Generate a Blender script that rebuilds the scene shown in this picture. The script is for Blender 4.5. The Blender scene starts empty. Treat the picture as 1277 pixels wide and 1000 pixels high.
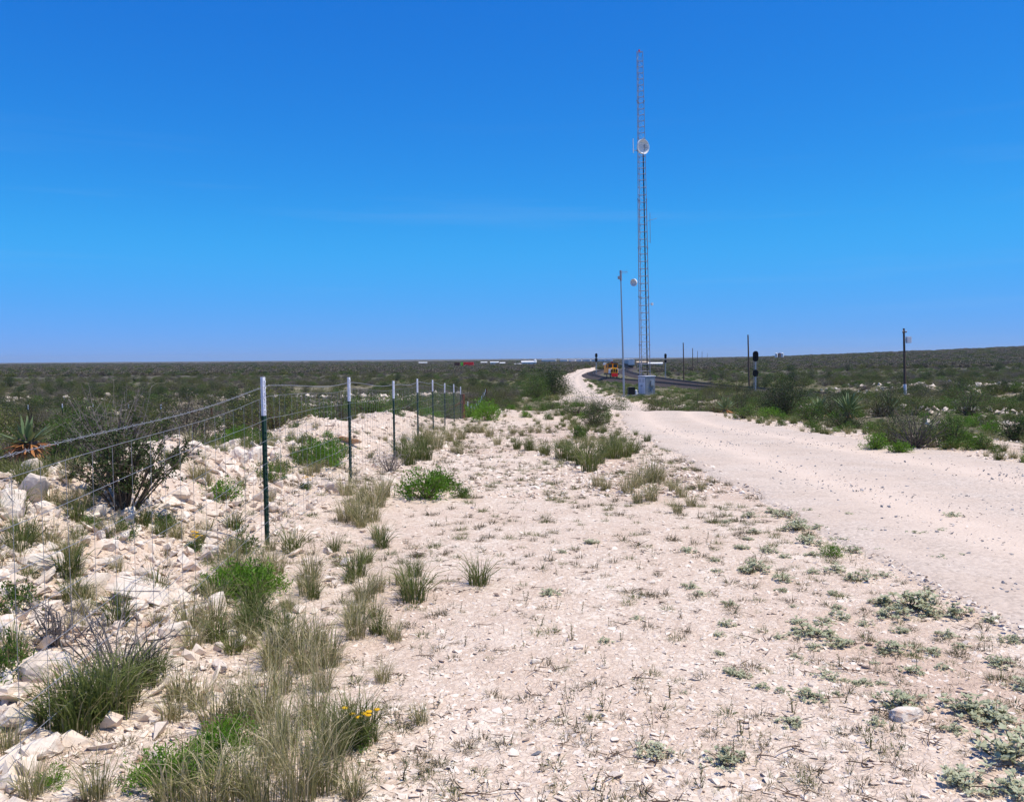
import bpy, bmesh, math, random
import numpy as np
from mathutils import Matrix, Vector

# ------------------------------------------------------------------ camera, sky, sun
SC = bpy.context.scene
COL = SC.collection
EYE = 1.70
FPX = 1100.0                      # focal length in pixels of a 1277 px wide frame
PITCH = math.atan(53.5 / FPX)
ROLL = math.radians(-0.45)
CAMROT = Matrix.Rotation(math.pi / 2 - PITCH, 3, 'X') @ Matrix.Rotation(ROLL, 3, 'Z')
cam = bpy.data.cameras.new('camera')
cam.sensor_width = 36.0
cam.lens = 36.0 * FPX / 1277.0
cam.clip_start = 0.05
cam.clip_end = 30000
camo = bpy.data.objects.new('camera', cam)
COL.objects.link(camo)
camo.matrix_world = Matrix.Translation((0, 0, EYE)) @ CAMROT.to_4x4()
SC.camera = camo

SUN_DIR = Vector((0.36, -0.09, 0.93)).normalized()      # towards the sun
elev = math.asin(SUN_DIR.z)
azim = math.atan2(SUN_DIR.x, SUN_DIR.y)
world = bpy.data.worlds.new('World')
SC.world = world
world.use_nodes = True
wn, wl = world.node_tree.nodes, world.node_tree.links
wn.clear()
sky = wn.new('ShaderNodeTexSky')
sky.sky_type = 'NISHITA'
sky.sun_disc = False
sky.sun_elevation = elev
sky.sun_rotation = azim
sky.altitude = 500
sky.air_density = 1.0
sky.dust_density = 0.0
sky.ozone_density = 3.0
# colour response of the picture's deep polarised blue, channel by channel
sep = wn.new('ShaderNodeSeparateColor'); com = wn.new('ShaderNodeCombineColor')
wl.new(sky.outputs[0], sep.inputs[0])
for ch, (gain, power) in enumerate(((.095, 1.45), (.80, 1.04), (3.0, .60))):
    pw = wn.new('ShaderNodeMath'); pw.operation = 'POWER'; pw.inputs[1].default_value = power
    ml = wn.new('ShaderNodeMath'); ml.operation = 'MULTIPLY'; ml.inputs[1].default_value = gain
    sm = wn.new('ShaderNodeMath'); sm.operation = 'SMOOTH_MIN'; sm.inputs[1].default_value = (2.0, 4.1, 9.6)[ch]; sm.inputs[2].default_value = (.4, .9, .6)[ch]
    wl.new(sep.outputs[ch], pw.inputs[0]); wl.new(pw.outputs[0], ml.inputs[0]); wl.new(ml.outputs[0], sm.inputs[0]); wl.new(sm.outputs[0], com.inputs[ch])
# faint high cirrus streaks all round the sky
tc = wn.new('ShaderNodeTexCoord')
mp = wn.new('ShaderNodeMapping')
mp.inputs['Scale'].default_value = (1.3, 1.3, 26.0)
mp.inputs['Rotation'].default_value = (0.0, 0.028, 0.0)
mp.inputs['Location'].default_value = (.35, .2, 1.7)
ns = wn.new('ShaderNodeTexNoise')
ns.inputs['Scale'].default_value = 1.6
ns.inputs['Detail'].default_value = 5
ns.inputs['Roughness'].default_value = 0.5
rp = wn.new('ShaderNodeValToRGB')
rp.color_ramp.elements[0].position = 0.55
rp.color_ramp.elements[1].position = 0.86
rp.color_ramp.elements[1].color = (0.08, 0.08, 0.08, 1)
mx = wn.new('ShaderNodeMixRGB')
mx.inputs[2].default_value = (7.0, 7.4, 8.2, 1)
bg = wn.new('ShaderNodeBackground')
bg.inputs['Strength'].default_value = 0.10
wo = wn.new('ShaderNodeOutputWorld')
wl.new(tc.outputs['Generated'], mp.inputs[0])
wl.new(mp.outputs[0], ns.inputs['Vector'])
wl.new(ns.outputs[0], rp.inputs[0])
sx = wn.new('ShaderNodeSeparateXYZ'); mr = wn.new('ShaderNodeMapRange'); mm = wn.new('ShaderNodeMath'); mm.operation = 'MULTIPLY'
mr.inputs['From Min'].default_value = .28; mr.inputs['From Max'].default_value = .17        # thin streaks lie low all round
wl.new(tc.outputs['Generated'], sx.inputs[0]); wl.new(sx.outputs['Z'], mr.inputs['Value'])
wl.new(rp.outputs[0], mm.inputs[0]); wl.new(mr.outputs[0], mm.inputs[1]); wl.new(mm.outputs[0], mx.inputs[0])
wl.new(com.outputs[0], mx.inputs[1])
wl.new(mx.outputs[0], bg.inputs['Color'])
wl.new(bg.outputs[0], wo.inputs[0])

sl = bpy.data.lights.new('sun', 'SUN')
sl.energy = 5.0
sl.angle = math.radians(0.53)
sl.color = (1.0, 0.925, 0.79)
slo = bpy.data.objects.new('sun', sl)
COL.objects.link(slo)
slo.rotation_euler = (-SUN_DIR).to_track_quat('-Z', 'Y').to_euler()

SC.view_settings.view_transform = 'Standard'
SC.view_settings.look = 'None'
SC.view_settings.gamma = 1
SC.view_settings.exposure = 0.0
SC.render.engine = 'CYCLES'
SC.cycles.use_denoising = True
SC.cycles.max_bounces = 6
SC.cycles.transparent_max_bounces = 8
SC.cycles.sample_clamp_indirect = 6
SC.render.film_transparent = False

rng = np.random.default_rng(20240517)
random.seed(7)

# ------------------------------------------------------------------ noise and terrain
def hash2(ix, iy, seed):
    h = (ix.astype(np.int64) * 374761393 + iy.astype(np.int64) * 668265263 + seed * 1274126177) & 0xffffffff
    h = ((h ^ (h >> 13)) * 1274126177) & 0xffffffff
    h = (h ^ (h >> 16)) & 0xffffffff
    return h / 4294967295.0

def vnoise(x, y, seed=0):
    x = np.asarray(x, float); y = np.asarray(y, float)
    ix = np.floor(x); iy = np.floor(y)
    fx = x - ix; fy = y - iy
    fx = fx * fx * (3 - 2 * fx); fy = fy * fy * (3 - 2 * fy)
    a = hash2(ix, iy, seed); b = hash2(ix + 1, iy, seed)
    c = hash2(ix, iy + 1, seed); d = hash2(ix + 1, iy + 1, seed)
    return (a * (1 - fx) + b * fx) * (1 - fy) + (c * (1 - fx) + d * fx) * fy

def fbm(x, y, seed=0, o=3):
    s = 0; amp = 0.5; tot = 0
    for k in range(o):
        s = s + amp * vnoise(np.asarray(x) * 2 ** k + 17.3 * k, np.asarray(y) * 2 ** k - 9.1 * k, seed + k)
        tot += amp; amp *= 0.5
    return s / tot

def smooth(a, b, x):
    t = np.clip((np.asarray(x, float) - a) / (b - a), 0, 1)
    return t * t * (3 - 2 * t)

def table(kn):
    ys = np.concatenate([np.linspace(-40, 120, 801), np.geomspace(121, 9000, 300)])
    zs = np.interp(ys, [k[0] for k in kn], [k[1] for k in kn])
    z2 = zs[:801].copy(); ker = np.ones(15) / 15
    z2[10:-10] = np.convolve(zs[:801], ker, 'same')[10:-10]
    zs[:801] = z2
    return ys, zs
TL = table([(-40, .15), (3, 0), (8, 0), (12.5, -.09), (17, -.24), (22, -.37), (26.5, -.56), (31, -.72), (35.5, -.9),
            (40, -1.12), (46, -2.0), (53, -2.7), (69, -3.05), (90, -2.95), (98, -2.9), (150, -3.4), (215, -3.6), (300, -3.8),
            (450, -4.0), (800, -4.6), (1500, -5.6), (3000, -6.5), (9000, -7)])
TR = table([(-40, .15), (3, 0), (8, 0), (12.5, -.09), (17, -.22), (22, -.32), (26.5, -.5), (31, -.65), (35.5, -.8),
            (40, -.95), (55, -1.45), (69, -1.8), (98, -2.5), (150, -3.3), (215, -3.6), (300, -3.8),
            (450, -4.0), (800, -4.6), (1500, -5.6), (3000, -6.5), (9000, -7)])

def road_x(y):
    return np.interp(y, [-60, 5, 15, 25, 35, 45, 70, 98, 140, 200, 275, 400, 700], [6.2, 5.85, 5.85, 5.8, 6.3, 7.7, 9.6, 7.9, 9.8, 13.6, 19.5, 33, 80])
def road_w(y):
    return np.interp(y, [-60, 8, 20, 35, 60, 98, 700], [2.8, 2.85, 2.45, 1.75, 2.0, 2.5, 2.2])

def catmull(pts, step):
    P = [np.array(p, float) for p in pts]
    P = [2 * P[0] - P[1]] + P + [2 * P[-1] - P[-2]]
    out = []
    for i in range(1, len(P) - 2):
        n = max(2, int(np.linalg.norm(P[i + 1] - P[i]) / step))
        for k in range(n):
            t = k / n
            out.append(0.5 * ((2 * P[i]) + (-P[i - 1] + P[i + 1]) * t + (2 * P[i - 1] - 5 * P[i] + 4 * P[i + 1] - P[i + 2]) * t * t
                              + (-P[i - 1] + 3 * P[i] - 3 * P[i + 1] + P[i + 2]) * t ** 3))
    out.append(P[-2])
    return np.array(out)
SIDING = catmull([(62, 20), (47, 60), (36.5, 100), (31, 150), (27.8, 185), (24.2, 214), (23.5, 250), (27, 300), (36, 360), (50, 432)], 6)
MAIN = catmull([(70, 22), (54, 62), (42.5, 104), (36.5, 150), (35.4, 200), (38.5, 275), (47, 367), (57, 423), (65, 480), (74, 560),
                (92, 760), (112, 960), (118, 1100), (96, 1190), (50, 1225), (-30, 1245)], 10)
ZRAIL = -3.05
def rail_z(y):
    return np.interp(y, [0, 60, 100, 300, 600, 1300], [-2.2, -2.7, ZRAIL, ZRAIL - .35, ZRAIL - .7, ZRAIL - 1.9])

def poly_dist(x, y, P):
    x = np.asarray(x, float); y = np.asarray(y, float)
    d = np.full(np.broadcast(x, y).shape, 1e9)
    for a, b in zip(P[:-1], P[1:]):
        ab = b - a; L = ab @ ab
        t = np.clip(((x - a[0]) * ab[0] + (y - a[1]) * ab[1]) / L, 0, 1)
        d = np.minimum(d, np.hypot(x - a[0] - t * ab[0], y - a[1] - t * ab[1]))
    return d

def bumps(x, y, lst):
    z = 0
    for bx, by, sx, sy, hh in lst:
        z = z + hh * np.exp(-((x - bx) / sx) ** 2 - ((y - by) / sy) ** 2)
    return z
MOUNDS = [(6.5, 38.5, 4.0, 4.5, .36), (2.6, 39.5, 1.7, 2.8, .42), (0.2, 36.5, 1.6, 2.4, .42), (-0.6, 40.0, 1.2, 2.0, .45), (3.9, 41.5, 1.0, 2.2, .30),
          (1.5, 25.0, 1.4, 2.5, .10), (8.9, 31, 1.2, 6, .14), (10.4, 19, 1.4, 3, .14),
          (7.5, 88, 2.2, 4, .55), (10.5, 84, 2.5, 4, .35)]
PILES = [(-4.6, 7.4, 1.0, 1.6, .34), (-3.9, 10.6, 1.0, 1.4, .34), (-3.35, 14.6, .75, 1.3, .30), (-3.6, 18.6, .8, 1.5, .30),
         (-4.9, 20.5, .9, 1.3, .30), (-3.4, 24.5, .9, 1.6, .30), (-4.6, 27, .9, 1.6, .32), (-3.7, 31, .9, 1.8, .30), (-4.2, 35.5, 1.0, 1.8, .32),
         (-6.6, 17.0, .55, .6, .55), (-6.8, 11.5, 1.0, 1.2, .25), (-4.0, 38.5, 1.2, 1.6, .2)]

def H(x, y):
    x = np.asarray(x, float); y = np.asarray(y, float)
    t = smooth(9, 20, x)
    z = np.interp(y, *TL) * (1 - t) + np.interp(y, *TR) * t
    a = x / np.maximum(y, 1)
    z = z + 17.5 * np.clip((a - .17) / .45, 0, 1) ** 1.05 * smooth(160, 1250, y)
    # falls away behind the rubble bank on the fence side
    z = z - .42 * smooth(-5.2, -8.5, x) * (1 - smooth(25, 55, y))
    # rubble bank behind the fence
    c = -4.25 + .5 * np.sin(y * .31)
    n = fbm(x * .55, y * .5, 3)
    near = smooth(2.5, 6.5, y) * (1 - smooth(35, 41, y))
    z = z + near * (.37 * np.exp(-((x - c) / 1.25) ** 2) * (.55 + .9 * n)) + bumps(x, y, PILES) * 1.08
    z = z + bumps(x, y, MOUNDS)
    # open undulation
    rd = np.abs(x - road_x(y)) - road_w(y)
    off = smooth(.5, 3.0, rd)
    z = z + off * .10 * (fbm(x * .35, y * .35, 11) - .5) * smooth(2, 8, y)
    wild = np.clip(smooth(-5.5, -9, x) + smooth(9.5, 14, x) + smooth(46, 60, y), 0, 1) * off
    z = z + wild * (.35 * (fbm(x * .16, y * .16, 21) - .5) + .9 * (fbm(x * .03, y * .03, 25) - .5) * smooth(40, 140, y)
                    + 5.0 * (fbm(x * .0032, y * .0032, 29) - .5) * smooth(450, 1500, y))
    # fine relief close by
    nearf = 1 - smooth(18, 40, y)
    rub = np.clip(np.exp(-((x - c) / 1.5) ** 2) * near + bumps(x, y, PILES) * 1.5, 0, 1)
    z = z + off * nearf * (.022 * (fbm(x * 5, y * 5, 41, 2) - .5) + .03 * (fbm(x * 1.6, y * 1.6, 43, 2) - .5))
    z = z + rub * .13 * (fbm(x * 2.6, y * 2.6, 47) - .5)
    # the railway formation
    dr = np.minimum(poly_dist(x, y, SIDING), poly_dist(x, y, MAIN))
    k = 1 - smooth(5.5, 13, dr)
    z = z * (1 - k) + (rail_z(y) - .75) * k
    return z

def Hs(x, y):
    return float(H(np.array([x]), np.array([y]))[0])

def ground_at(u, v):
    """where the sight line through a photograph point meets the ground"""
    d = CAMROT @ Vector(((u - 638.5) / FPX, -(v - 500.0) / FPX, -1.0))
    ts = np.concatenate([np.linspace(2, 60, 1160), np.geomspace(60.1, 3000, 1500)]) / d.y
    xs = d.x * ts; ys = d.y * ts; zs = EYE + d.z * ts
    hit = np.nonzero(zs <= H(xs, ys))[0]
    i = hit[0] if len(hit) else len(ts) - 1
    return float(xs[i]), float(ys[i])

# ------------------------------------------------------------------ material helpers
def new_mat(name, rough=0.9):
    m = bpy.data.materials.new(name)
    m.use_nodes = True
    nt = m.node_tree
    b = nt.nodes['Principled BSDF']
    b.inputs['Roughness'].default_value = rough
    b.inputs['Specular IOR Level'].default_value = 0.25
    return m, nt, b

def tex_noise(nt, scale, detail=4, rough=.55, coord='Object', vec=None):
    if vec is None:
        t = nt.nodes.new('ShaderNodeTexCoord'); vec = t.outputs[coord]
    n = nt.nodes.new('ShaderNodeTexNoise')
    n.inputs['Scale'].default_value = scale
    n.inputs['Detail'].default_value = detail
    n.inputs['Roughness'].default_value = rough
    nt.links.new(vec, n.inputs['Vector'])
    return n.outputs[0]

def ramp(nt, fac, stops):
    r = nt.nodes.new('ShaderNodeValToRGB')
    e = r.color_ramp.elements
    while len(e) < len(stops):
        e.new(.5)
    for i, (p, c) in enumerate(stops):
        e[i].position = p
        e[i].color = (*c, 1) if len(c) == 3 else c
    nt.links.new(fac, r.inputs[0])
    return r.outputs[0]

def mixc(nt, fac, a, b, mode='MIX'):
    m = nt.nodes.new('ShaderNodeMixRGB'); m.blend_type = mode
    for k, s in ((0, fac), (1, a), (2, b)):
        if isinstance(s, (int, float)):
            m.inputs[k].default_value = s
        elif isinstance(s, tuple):
            m.inputs[k].default_value = (*s, 1)
        else:
            nt.links.new(s, m.inputs[k])
    return m.outputs[0]

def math_n(nt, op, a, b=0.0):
    m = nt.nodes.new('ShaderNodeMath'); m.operation = op
    for k, s in ((0, a), (1, b)):
        if isinstance(s, (int, float)):
            m.inputs[k].default_value = s
        else:
            nt.links.new(s, m.inputs[k])
    return m.outputs[0]

def bump(nt, b, height, strength=.5, dist=.02):
    n = nt.nodes.new('ShaderNodeBump')
    n.inputs['Strength'].default_value = strength
    n.inputs['Distance'].default_value = dist
    nt.links.new(height, n.inputs['Height'])
    nt.links.new(n.outputs[0], b.inputs['Normal'])

def obj_random(nt):
    return nt.nodes.new('ShaderNodeObjectInfo').outputs['Random']

def mat_paint(name, col, rough=.5, metal=0., var=.12, scale=8):
    m, nt, b = new_mat(name, rough)
    f = tex_noise(nt, scale, 5, .6)
    c = ramp(nt, f, [(.3, tuple(v * (1 - var) for v in col)), (.7, tuple(min(1, v * (1 + var)) for v in col))])
    nt.links.new(c, b.inputs['Base Color'])
    b.inputs['Metallic'].default_value = metal
    return m

def mat_leaf(name, c1, c2, trans=.25, rough=.55, dry=None, dryamt=.2):
    m, nt, b = new_mat(name, rough)
    r = obj_random(nt)
    f = tex_noise(nt, 9.0, 3, .6)
    k = math_n(nt, 'ADD', math_n(nt, 'MULTIPLY', r, .45), math_n(nt, 'MULTIPLY', f, .75))
    c = ramp(nt, k, [(.25, c1), (.85, c2)])
    if dry:
        g = nt.nodes.new('ShaderNodeNewGeometry').outputs['Random Per Island']
        c = mixc(nt, ramp(nt, g, [(1 - dryamt - .02, (0, 0, 0)), (1 - dryamt + .02, (1, 1, 1))]), c, dry)
    nt.links.new(c, b.inputs['Base Color'])
    if trans > 0:
        tr = nt.nodes.new('ShaderNodeBsdfTranslucent')
        nt.links.new(c, tr.inputs['Color'])
        ms = nt.nodes.new('ShaderNodeMixShader')
        ms.inputs[0].default_value = trans
        out = nt.nodes['Material Output']
        nt.links.new(b.outputs[0], ms.inputs[1])
        nt.links.new(tr.outputs[0], ms.inputs[2])
        nt.links.new(ms.outputs[0], out.inputs['Surface'])
    return m

M = {}
M['olive'] = mat_leaf('olive_leaf', (.062, .080, .017), (.150, .165, .036), .3, dry=(.20, .16, .09), dryamt=.12)
M['dark'] = mat_leaf('dark_leaf', (.035, .058, .014), (.080, .115, .028), .2, dry=(.06, .055, .03), dryamt=.1)
M['green'] = mat_leaf('green_leaf', (.065, .120, .018), (.120, .200, .030), .3, dry=(.20, .18, .08), dryamt=.06)
M['bright'] = mat_leaf('bright_leaf', (.085, .190, .012), (.150, .290, .025), .35)
M['grey'] = mat_leaf('grey_leaf', (.085, .078, .052), (.165, .145, .100), .1, dry=(.23, .185, .13), dryamt=.4)
M['silver'] = mat_leaf('silver_leaf', (.370, .395, .235), (.550, .560, .370), .2, dry=(.38, .31, .17), dryamt=.08)
M['grass'] = mat_leaf('grass_blade', (.165, .175, .060), (.300, .280, .115), .25, dry=(.52, .44, .26), dryamt=.40)
M['ggrass'] = mat_leaf('green_grass_blade', (.075, .110, .022), (.165, .195, .050), .3, dry=(.32, .28, .15), dryamt=.18)
M['weedy'] = mat_leaf('dull_weed', (.060, .058, .026), (.130, .115, .055), .12, dry=(.20, .15, .09), dryamt=.3)
M['dry'] = mat_leaf('dry_stem', (.130, .095, .050), (.230, .180, .100), .1, dry=(.09, .11, .04), dryamt=.3)
M['yucca'] = mat_leaf('yucca_leaf', (.120, .180, .075), (.230, .290, .130), .15)
M['deadleaf'] = mat_leaf('dead_yucca_leaf', (.300, .100, .030), (.560, .270, .100), .1)
M['flower'] = mat_leaf('yellow_flower', (.80, .45, .01), (.85, .55, .02), .2)
M['bark'] = mat_paint('bark', (.10, .078, .060), .95, 0, .4, 30)
M['twig'] = mat_paint('twig', (.13, .11, .10), .95, 0, .3, 30)
M['galv'] = mat_paint('galvanised_steel', (.40, .41, .43), .45, .6, .18, 14)
M['wire'] = mat_paint('fence_wire', (.30, .305, .32), .5, .5, .2, 20)
M['postgreen'] = mat_paint('green_post_paint', (.008, .040, .026), .5, 0, .25, 25)
M['postwhite'] = mat_paint('white_post_paint', (.70, .72, .78), .5, 0, .08, 25)
M['wood'] = mat_paint('weathered_wood', (.13, .085, .060), .9, 0, .35, 18)
M['rustwood'] = mat_paint('rusty_post', (.12, .045, .025), .9, 0, .3, 18)
M['lattice'] = mat_paint('lattice_steel', (.34, .32, .36), .5, .3, .2, 5)
M['white'] = mat_paint('white_paint', (.78, .78, .77), .45, 0, .06, 4)
M['dish'] = mat_paint('dish_white', (.80, .80, .80), .4, 0, .04, 4)
M['black'] = mat_paint('black_paint', (.012, .012, .013), .55, 0, .3, 6)
M['orange'] = mat_paint('orange_paint', (1.0, .36, .008), .45, 0, .12, 3)
M['yellow'] = mat_paint('yellow_paint', (.95, .50, .015), .45, 0, .12, 3)
M['red'] = mat_paint('red_paint', (.85, .025, .025), .5, 0, .15, 3)
M['lime'] = mat_paint('lime_paint', (.18, .65, .04), .5, 0, .15, 3)
M['hopper'] = mat_paint('hopper_grey', (.62, .62, .60), .55, 0, .14, .8)
M['hopperlight'] = mat_paint('hopper_light', (.68, .68, .66), .55, 0, .12, .8)
M['shelter'] = mat_paint('shelter_grey', (.33, .36, .39), .5, .2, .12, 3)
M['shelterlight'] = mat_paint('shelter_white', (.66, .67, .72), .5, 0, .08, 3)
M['concrete'] = mat_paint('concrete', (.42, .39, .36), .9, 0, .15, 3)
M['rail'] = mat_paint('rail_steel', (.10, .075, .060), .45, .5, .3, 1)
M['tie'] = mat_paint('wooden_tie', (.055, .042, .034), .9, 0, .4, 3)
M['tan'] = mat_paint('tan_wall', (.50, .40, .30), .8, 0, .12, .5)
M['glass'] = mat_paint('window_glass', (.03, .04, .05), .1, 0, .1, 2)
M['deadwood'] = mat_paint('dead_wood', (.19, .165, .15), .95, 0, .3, 20)

def ballast_mat():
    m, nt, b = new_mat('ballast', .95)
    f = tex_noise(nt, 2.2, 8, .75)
    g = tex_noise(nt, .15, 3, .5)
    c = ramp(nt, f, [(.3, (.035, .027, .024)), (.7, (.095, .074, .064))])
    nt.links.new(mixc(nt, math_n(nt, 'MULTIPLY', g, .5), c, (.065, .045, .035)), b.inputs['Base Color'])
    bump(nt, b, f, .8, .08)
    return m
M['ballast'] = ballast_mat()

def rock_mat(name, a, bcol, stain, stainamt):
    m, nt, b = new_mat(name, .92)
    t = nt.nodes.new('ShaderNodeTexCoord')
    oi = nt.nodes.new('ShaderNodeObjectInfo')
    vm = nt.nodes.new('ShaderNodeVectorMath'); vm.operation = 'ADD'
    nt.links.new(t.outputs['Object'], vm.inputs[0]); nt.links.new(oi.outputs['Location'], vm.inputs[1])
    f = tex_noise(nt, 14, 7, .65, vec=vm.outputs[0])
    s = tex_noise(nt, 3.5, 4, .6, vec=vm.outputs[0])
    isl = nt.nodes.new('ShaderNodeNewGeometry').outputs['Random Per Island']
    mixf = math_n(nt, 'ADD', math_n(nt, 'MULTIPLY', f, .7), math_n(nt, 'MULTIPLY', isl, .35))
    c = ramp(nt, mixf, [(.30, a), (.72, bcol)])
    st = ramp(nt, math_n(nt, 'ADD', s, math_n(nt, 'MULTIPLY', isl, .14)), [(.64 - stainamt, (0, 0, 0)), (.88 - stainamt, (.8, .8, .8))])
    c = mixc(nt, st, c, stain)
    nt.links.new(c, b.inputs['Base Color'])
    g = tex_noise(nt, 60, 5, .7, vec=vm.outputs[0])
    bump(nt, b, math_n(nt, 'ADD', g, math_n(nt, 'MULTIPLY', f, 1.2)), .45, .010)
    return m
M['rock'] = rock_mat('limestone', (.66, .535, .415), (.84, .74, .62), (.45, .24, .12), .02)
M['rock_or'] = rock_mat('orange_limestone', (.42, .27, .15), (.58, .42, .28), (.34, .15, .06), .10)
M['rock_gr'] = rock_mat('grey_ballast_stone', (.13, .135, .15), (.30, .30, .32), (.20, .17, .15), .0)
M['pebble'] = rock_mat('limestone_pebble', (.68, .55, .435), (.86, .76, .64), (.55, .38, .26), .0)

def ground_mat(name, road=False):
    m, nt, b = new_mat(name, .95)
    geo = nt.nodes.new('ShaderNodeNewGeometry')
    P = geo.outputs['Position']
    big = tex_noise(nt, .35, 4, .55, vec=P)
    mid = tex_noise(nt, 2.2, 5, .62, vec=P)
    fine = tex_noise(nt, 26, 6, .7, vec=P)
    vor = nt.nodes.new('ShaderNodeTexVoronoi'); vor.inputs['Scale'].default_value = 34
    nt.links.new(P, vor.inputs['Vector'])
    vor2 = nt.nodes.new('ShaderNodeTexVoronoi'); vor2.inputs['Scale'].default_value = 11
    nt.links.new(P, vor2.inputs['Vector'])
    # flat broken chips: two sizes of cells with thin uneven joints
    wob = nt.nodes.new('ShaderNodeVectorMath'); wob.operation = 'MULTIPLY_ADD'
    wn_ = nt.nodes.new('ShaderNodeTexNoise'); wn_.inputs['Scale'].default_value = 9; wn_.inputs['Detail'].default_value = 3
    nt.links.new(P, wn_.inputs['Vector'])
    nt.links.new(wn_.outputs['Color'], wob.inputs[0]); wob.inputs[1].default_value = (.10, .10, .10); nt.links.new(P, wob.inputs[2])
    joints = []
    for sc_, w_ in ((13, .07), (29, .10)):
        ve = nt.nodes.new('ShaderNodeTexVoronoi'); ve.feature = 'DISTANCE_TO_EDGE'; ve.inputs['Scale'].default_value = sc_
        nt.links.new(wob.outputs[0], ve.inputs['Vector'])
        joints.append(ramp(nt, ve.outputs['Distance'], [(0, (0, 0, 0)), (w_, (1, 1, 1))]))
    stone = ramp(nt, vor.outputs['Color'], [(.2, (.64, .51, .395)), (.5, (.76, .63, .505)), (.85, (.86, .75, .62))])
    soil = ramp(nt, mid, [(.30, (.59, .445, .33)), (.70, (.75, .60, .475))])
    k = ramp(nt, math_n(nt, 'ADD', math_n(nt, 'MULTIPLY', mid, .6), math_n(nt, 'MULTIPLY', big, .4)), [(.40, (1, 1, 1)), (.62, (.15, .15, .15))])
    if road:
        stone = ramp(nt, vor.outputs['Color'], [(.2, (.46, .385, .315)), (.5, (.60, .505, .415)), (.85, (.72, .615, .51))])
        soil = ramp(nt, mid, [(.30, (.54, .43, .34)), (.70, (.66, .545, .44))])
    c = mixc(nt, k, soil, stone)
    c = mixc(nt, .35, c, ramp(nt, fine, [(.30, (.72, .68, .64)), (.58, (1, 1, 1))]), 'MULTIPLY')
    c = mixc(nt, 1.0, c, ramp(nt, tex_noise(nt, .9, 6, .65, vec=P), [(.32, (.92, .89, .86)), (.60, (1.0, 1.0, 1.0))]), 'MULTIPLY')
    if not road:
        jm = math_n(nt, 'MULTIPLY', joints[0], joints[1])
        jf = math_n(nt, 'MULTIPLY', math_n(nt, 'SUBTRACT', 1.0, jm), ramp(nt, mid, [(.40, (.0, .0, .0)), (.62, (.34, .34, .34))]))
        c = mixc(nt, jf, c, (.40, .285, .20))
    if road:
        dk = ramp(nt, vor2.outputs['Distance'], [(.05, (1, 1, 1)), (.12, (0, 0, 0))])
        dk2 = ramp(nt, vor2.outputs['Color'], [(.55, (0, 0, 0)), (.6, (1, 1, 1))])
        c = mixc(nt, mixc(nt, 1.0, dk, dk2, 'MULTIPLY'), c, (.22, .21, .21))
        at = nt.nodes.new('ShaderNodeAttribute'); at.attribute_name = 'lane'
        c = mixc(nt, math_n(nt, 'MULTIPLY', at.outputs['Fac'], .75), c, mixc(nt, mid, (.64, .50, .385), (.75, .62, .50)))
    else:
        at = nt.nodes.new('ShaderNodeAttribute'); at.attribute_name = 'soil'
        c = mixc(nt, math_n(nt, 'MULTIPLY', at.outputs['Fac'], .8), c, ramp(nt, fine, [(.3, (.52, .37, .27)), (.7, (.63, .475, .36))]))
        ac = nt.nodes.new('ShaderNodeAttribute'); ac.attribute_name = 'cover'
        f2 = tex_noise(nt, .9, 6, .7, vec=P)
        f3 = tex_noise(nt, .02, 6, .65, vec=P)
        f4 = tex_noise(nt, .0035, 5, .6, vec=P)
        litter = ramp(nt, f2, [(.30, (.075, .072, .032)), (.55, (.140, .125, .062)), (.75, (.30, .245, .155))])
        far = ramp(nt, f3, [(.30, (.045, .047, .030)), (.5, (.095, .088, .058)), (.72, (.165, .145, .105))])
        far = mixc(nt, ramp(nt, f4, [(.42, (0, 0, 0)), (.6, (1, 1, 1))]), far, mixc(nt, f3, (.055, .060, .036), (.125, .105, .080)))
        far = mixc(nt, ramp(nt, tex_noise(nt, .011, 7, .7, vec=P), [(.64, (0, 0, 0)), (.70, (.7, .7, .7))]), far, (.34, .30, .25))
        af = nt.nodes.new('ShaderNodeAttribute'); af.attribute_name = 'far'
        cov = mixc(nt, af.outputs['Fac'], litter, far)
        edge = ramp(nt, math_n(nt, 'ADD', ac.outputs['Fac'], math_n(nt, 'MULTIPLY', math_n(nt, 'SUBTRACT', f2, .5), 1.3)), [(.40, (0, 0, 0)), (.62, (1, 1, 1))])
        c = mixc(nt, edge, c, cov)
    nt.links.new(c, b.inputs['Base Color'])
    hgt = math_n(nt, 'ADD', math_n(nt, 'MULTIPLY', vor.outputs['Distance'], -1.0), math_n(nt, 'MULTIPLY', fine, .9))
    if not road: hgt = math_n(nt, 'ADD', hgt, math_n(nt, 'MULTIPLY', jm, .8))
    hgt = math_n(nt, 'ADD', hgt, math_n(nt, 'MULTIPLY', vor2.outputs['Distance'], -.8 if not road else -.2))
    bump(nt, b, hgt, .55 if not road else .4, .014)
    return m
M['ground'] = ground_mat('caliche_ground')
M['road'] = ground_mat('gravel_road_surface', True)

# ------------------------------------------------------------------ object helpers
def tag(o, label=None, cat=None, group=None, kind=None):
    if label: o['label'] = label
    if cat: o['category'] = cat
    if group: o['group'] = group
    if kind: o['kind'] = kind
    return o

def empty(name, loc=(0, 0, 0), rz=0.):
    o = bpy.data.objects.new(name, None)
    o.empty_display_size = .2
    o.location = loc; o.rotation_euler = (0, 0, rz)
    COL.objects.link(o)
    return o

def link(name, me, parent=None, loc=None, rz=None, scale=None):
    o = bpy.data.objects.new(name, me)
    COL.objects.link(o)
    if parent: o.parent = parent
    if loc is not None: o.location = loc
    if rz is not None: o.rotation_euler = (0, 0, rz)
    if scale is not None: o.scale = scale if hasattr(scale, '__len__') else (scale,) * 3
    return o

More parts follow.
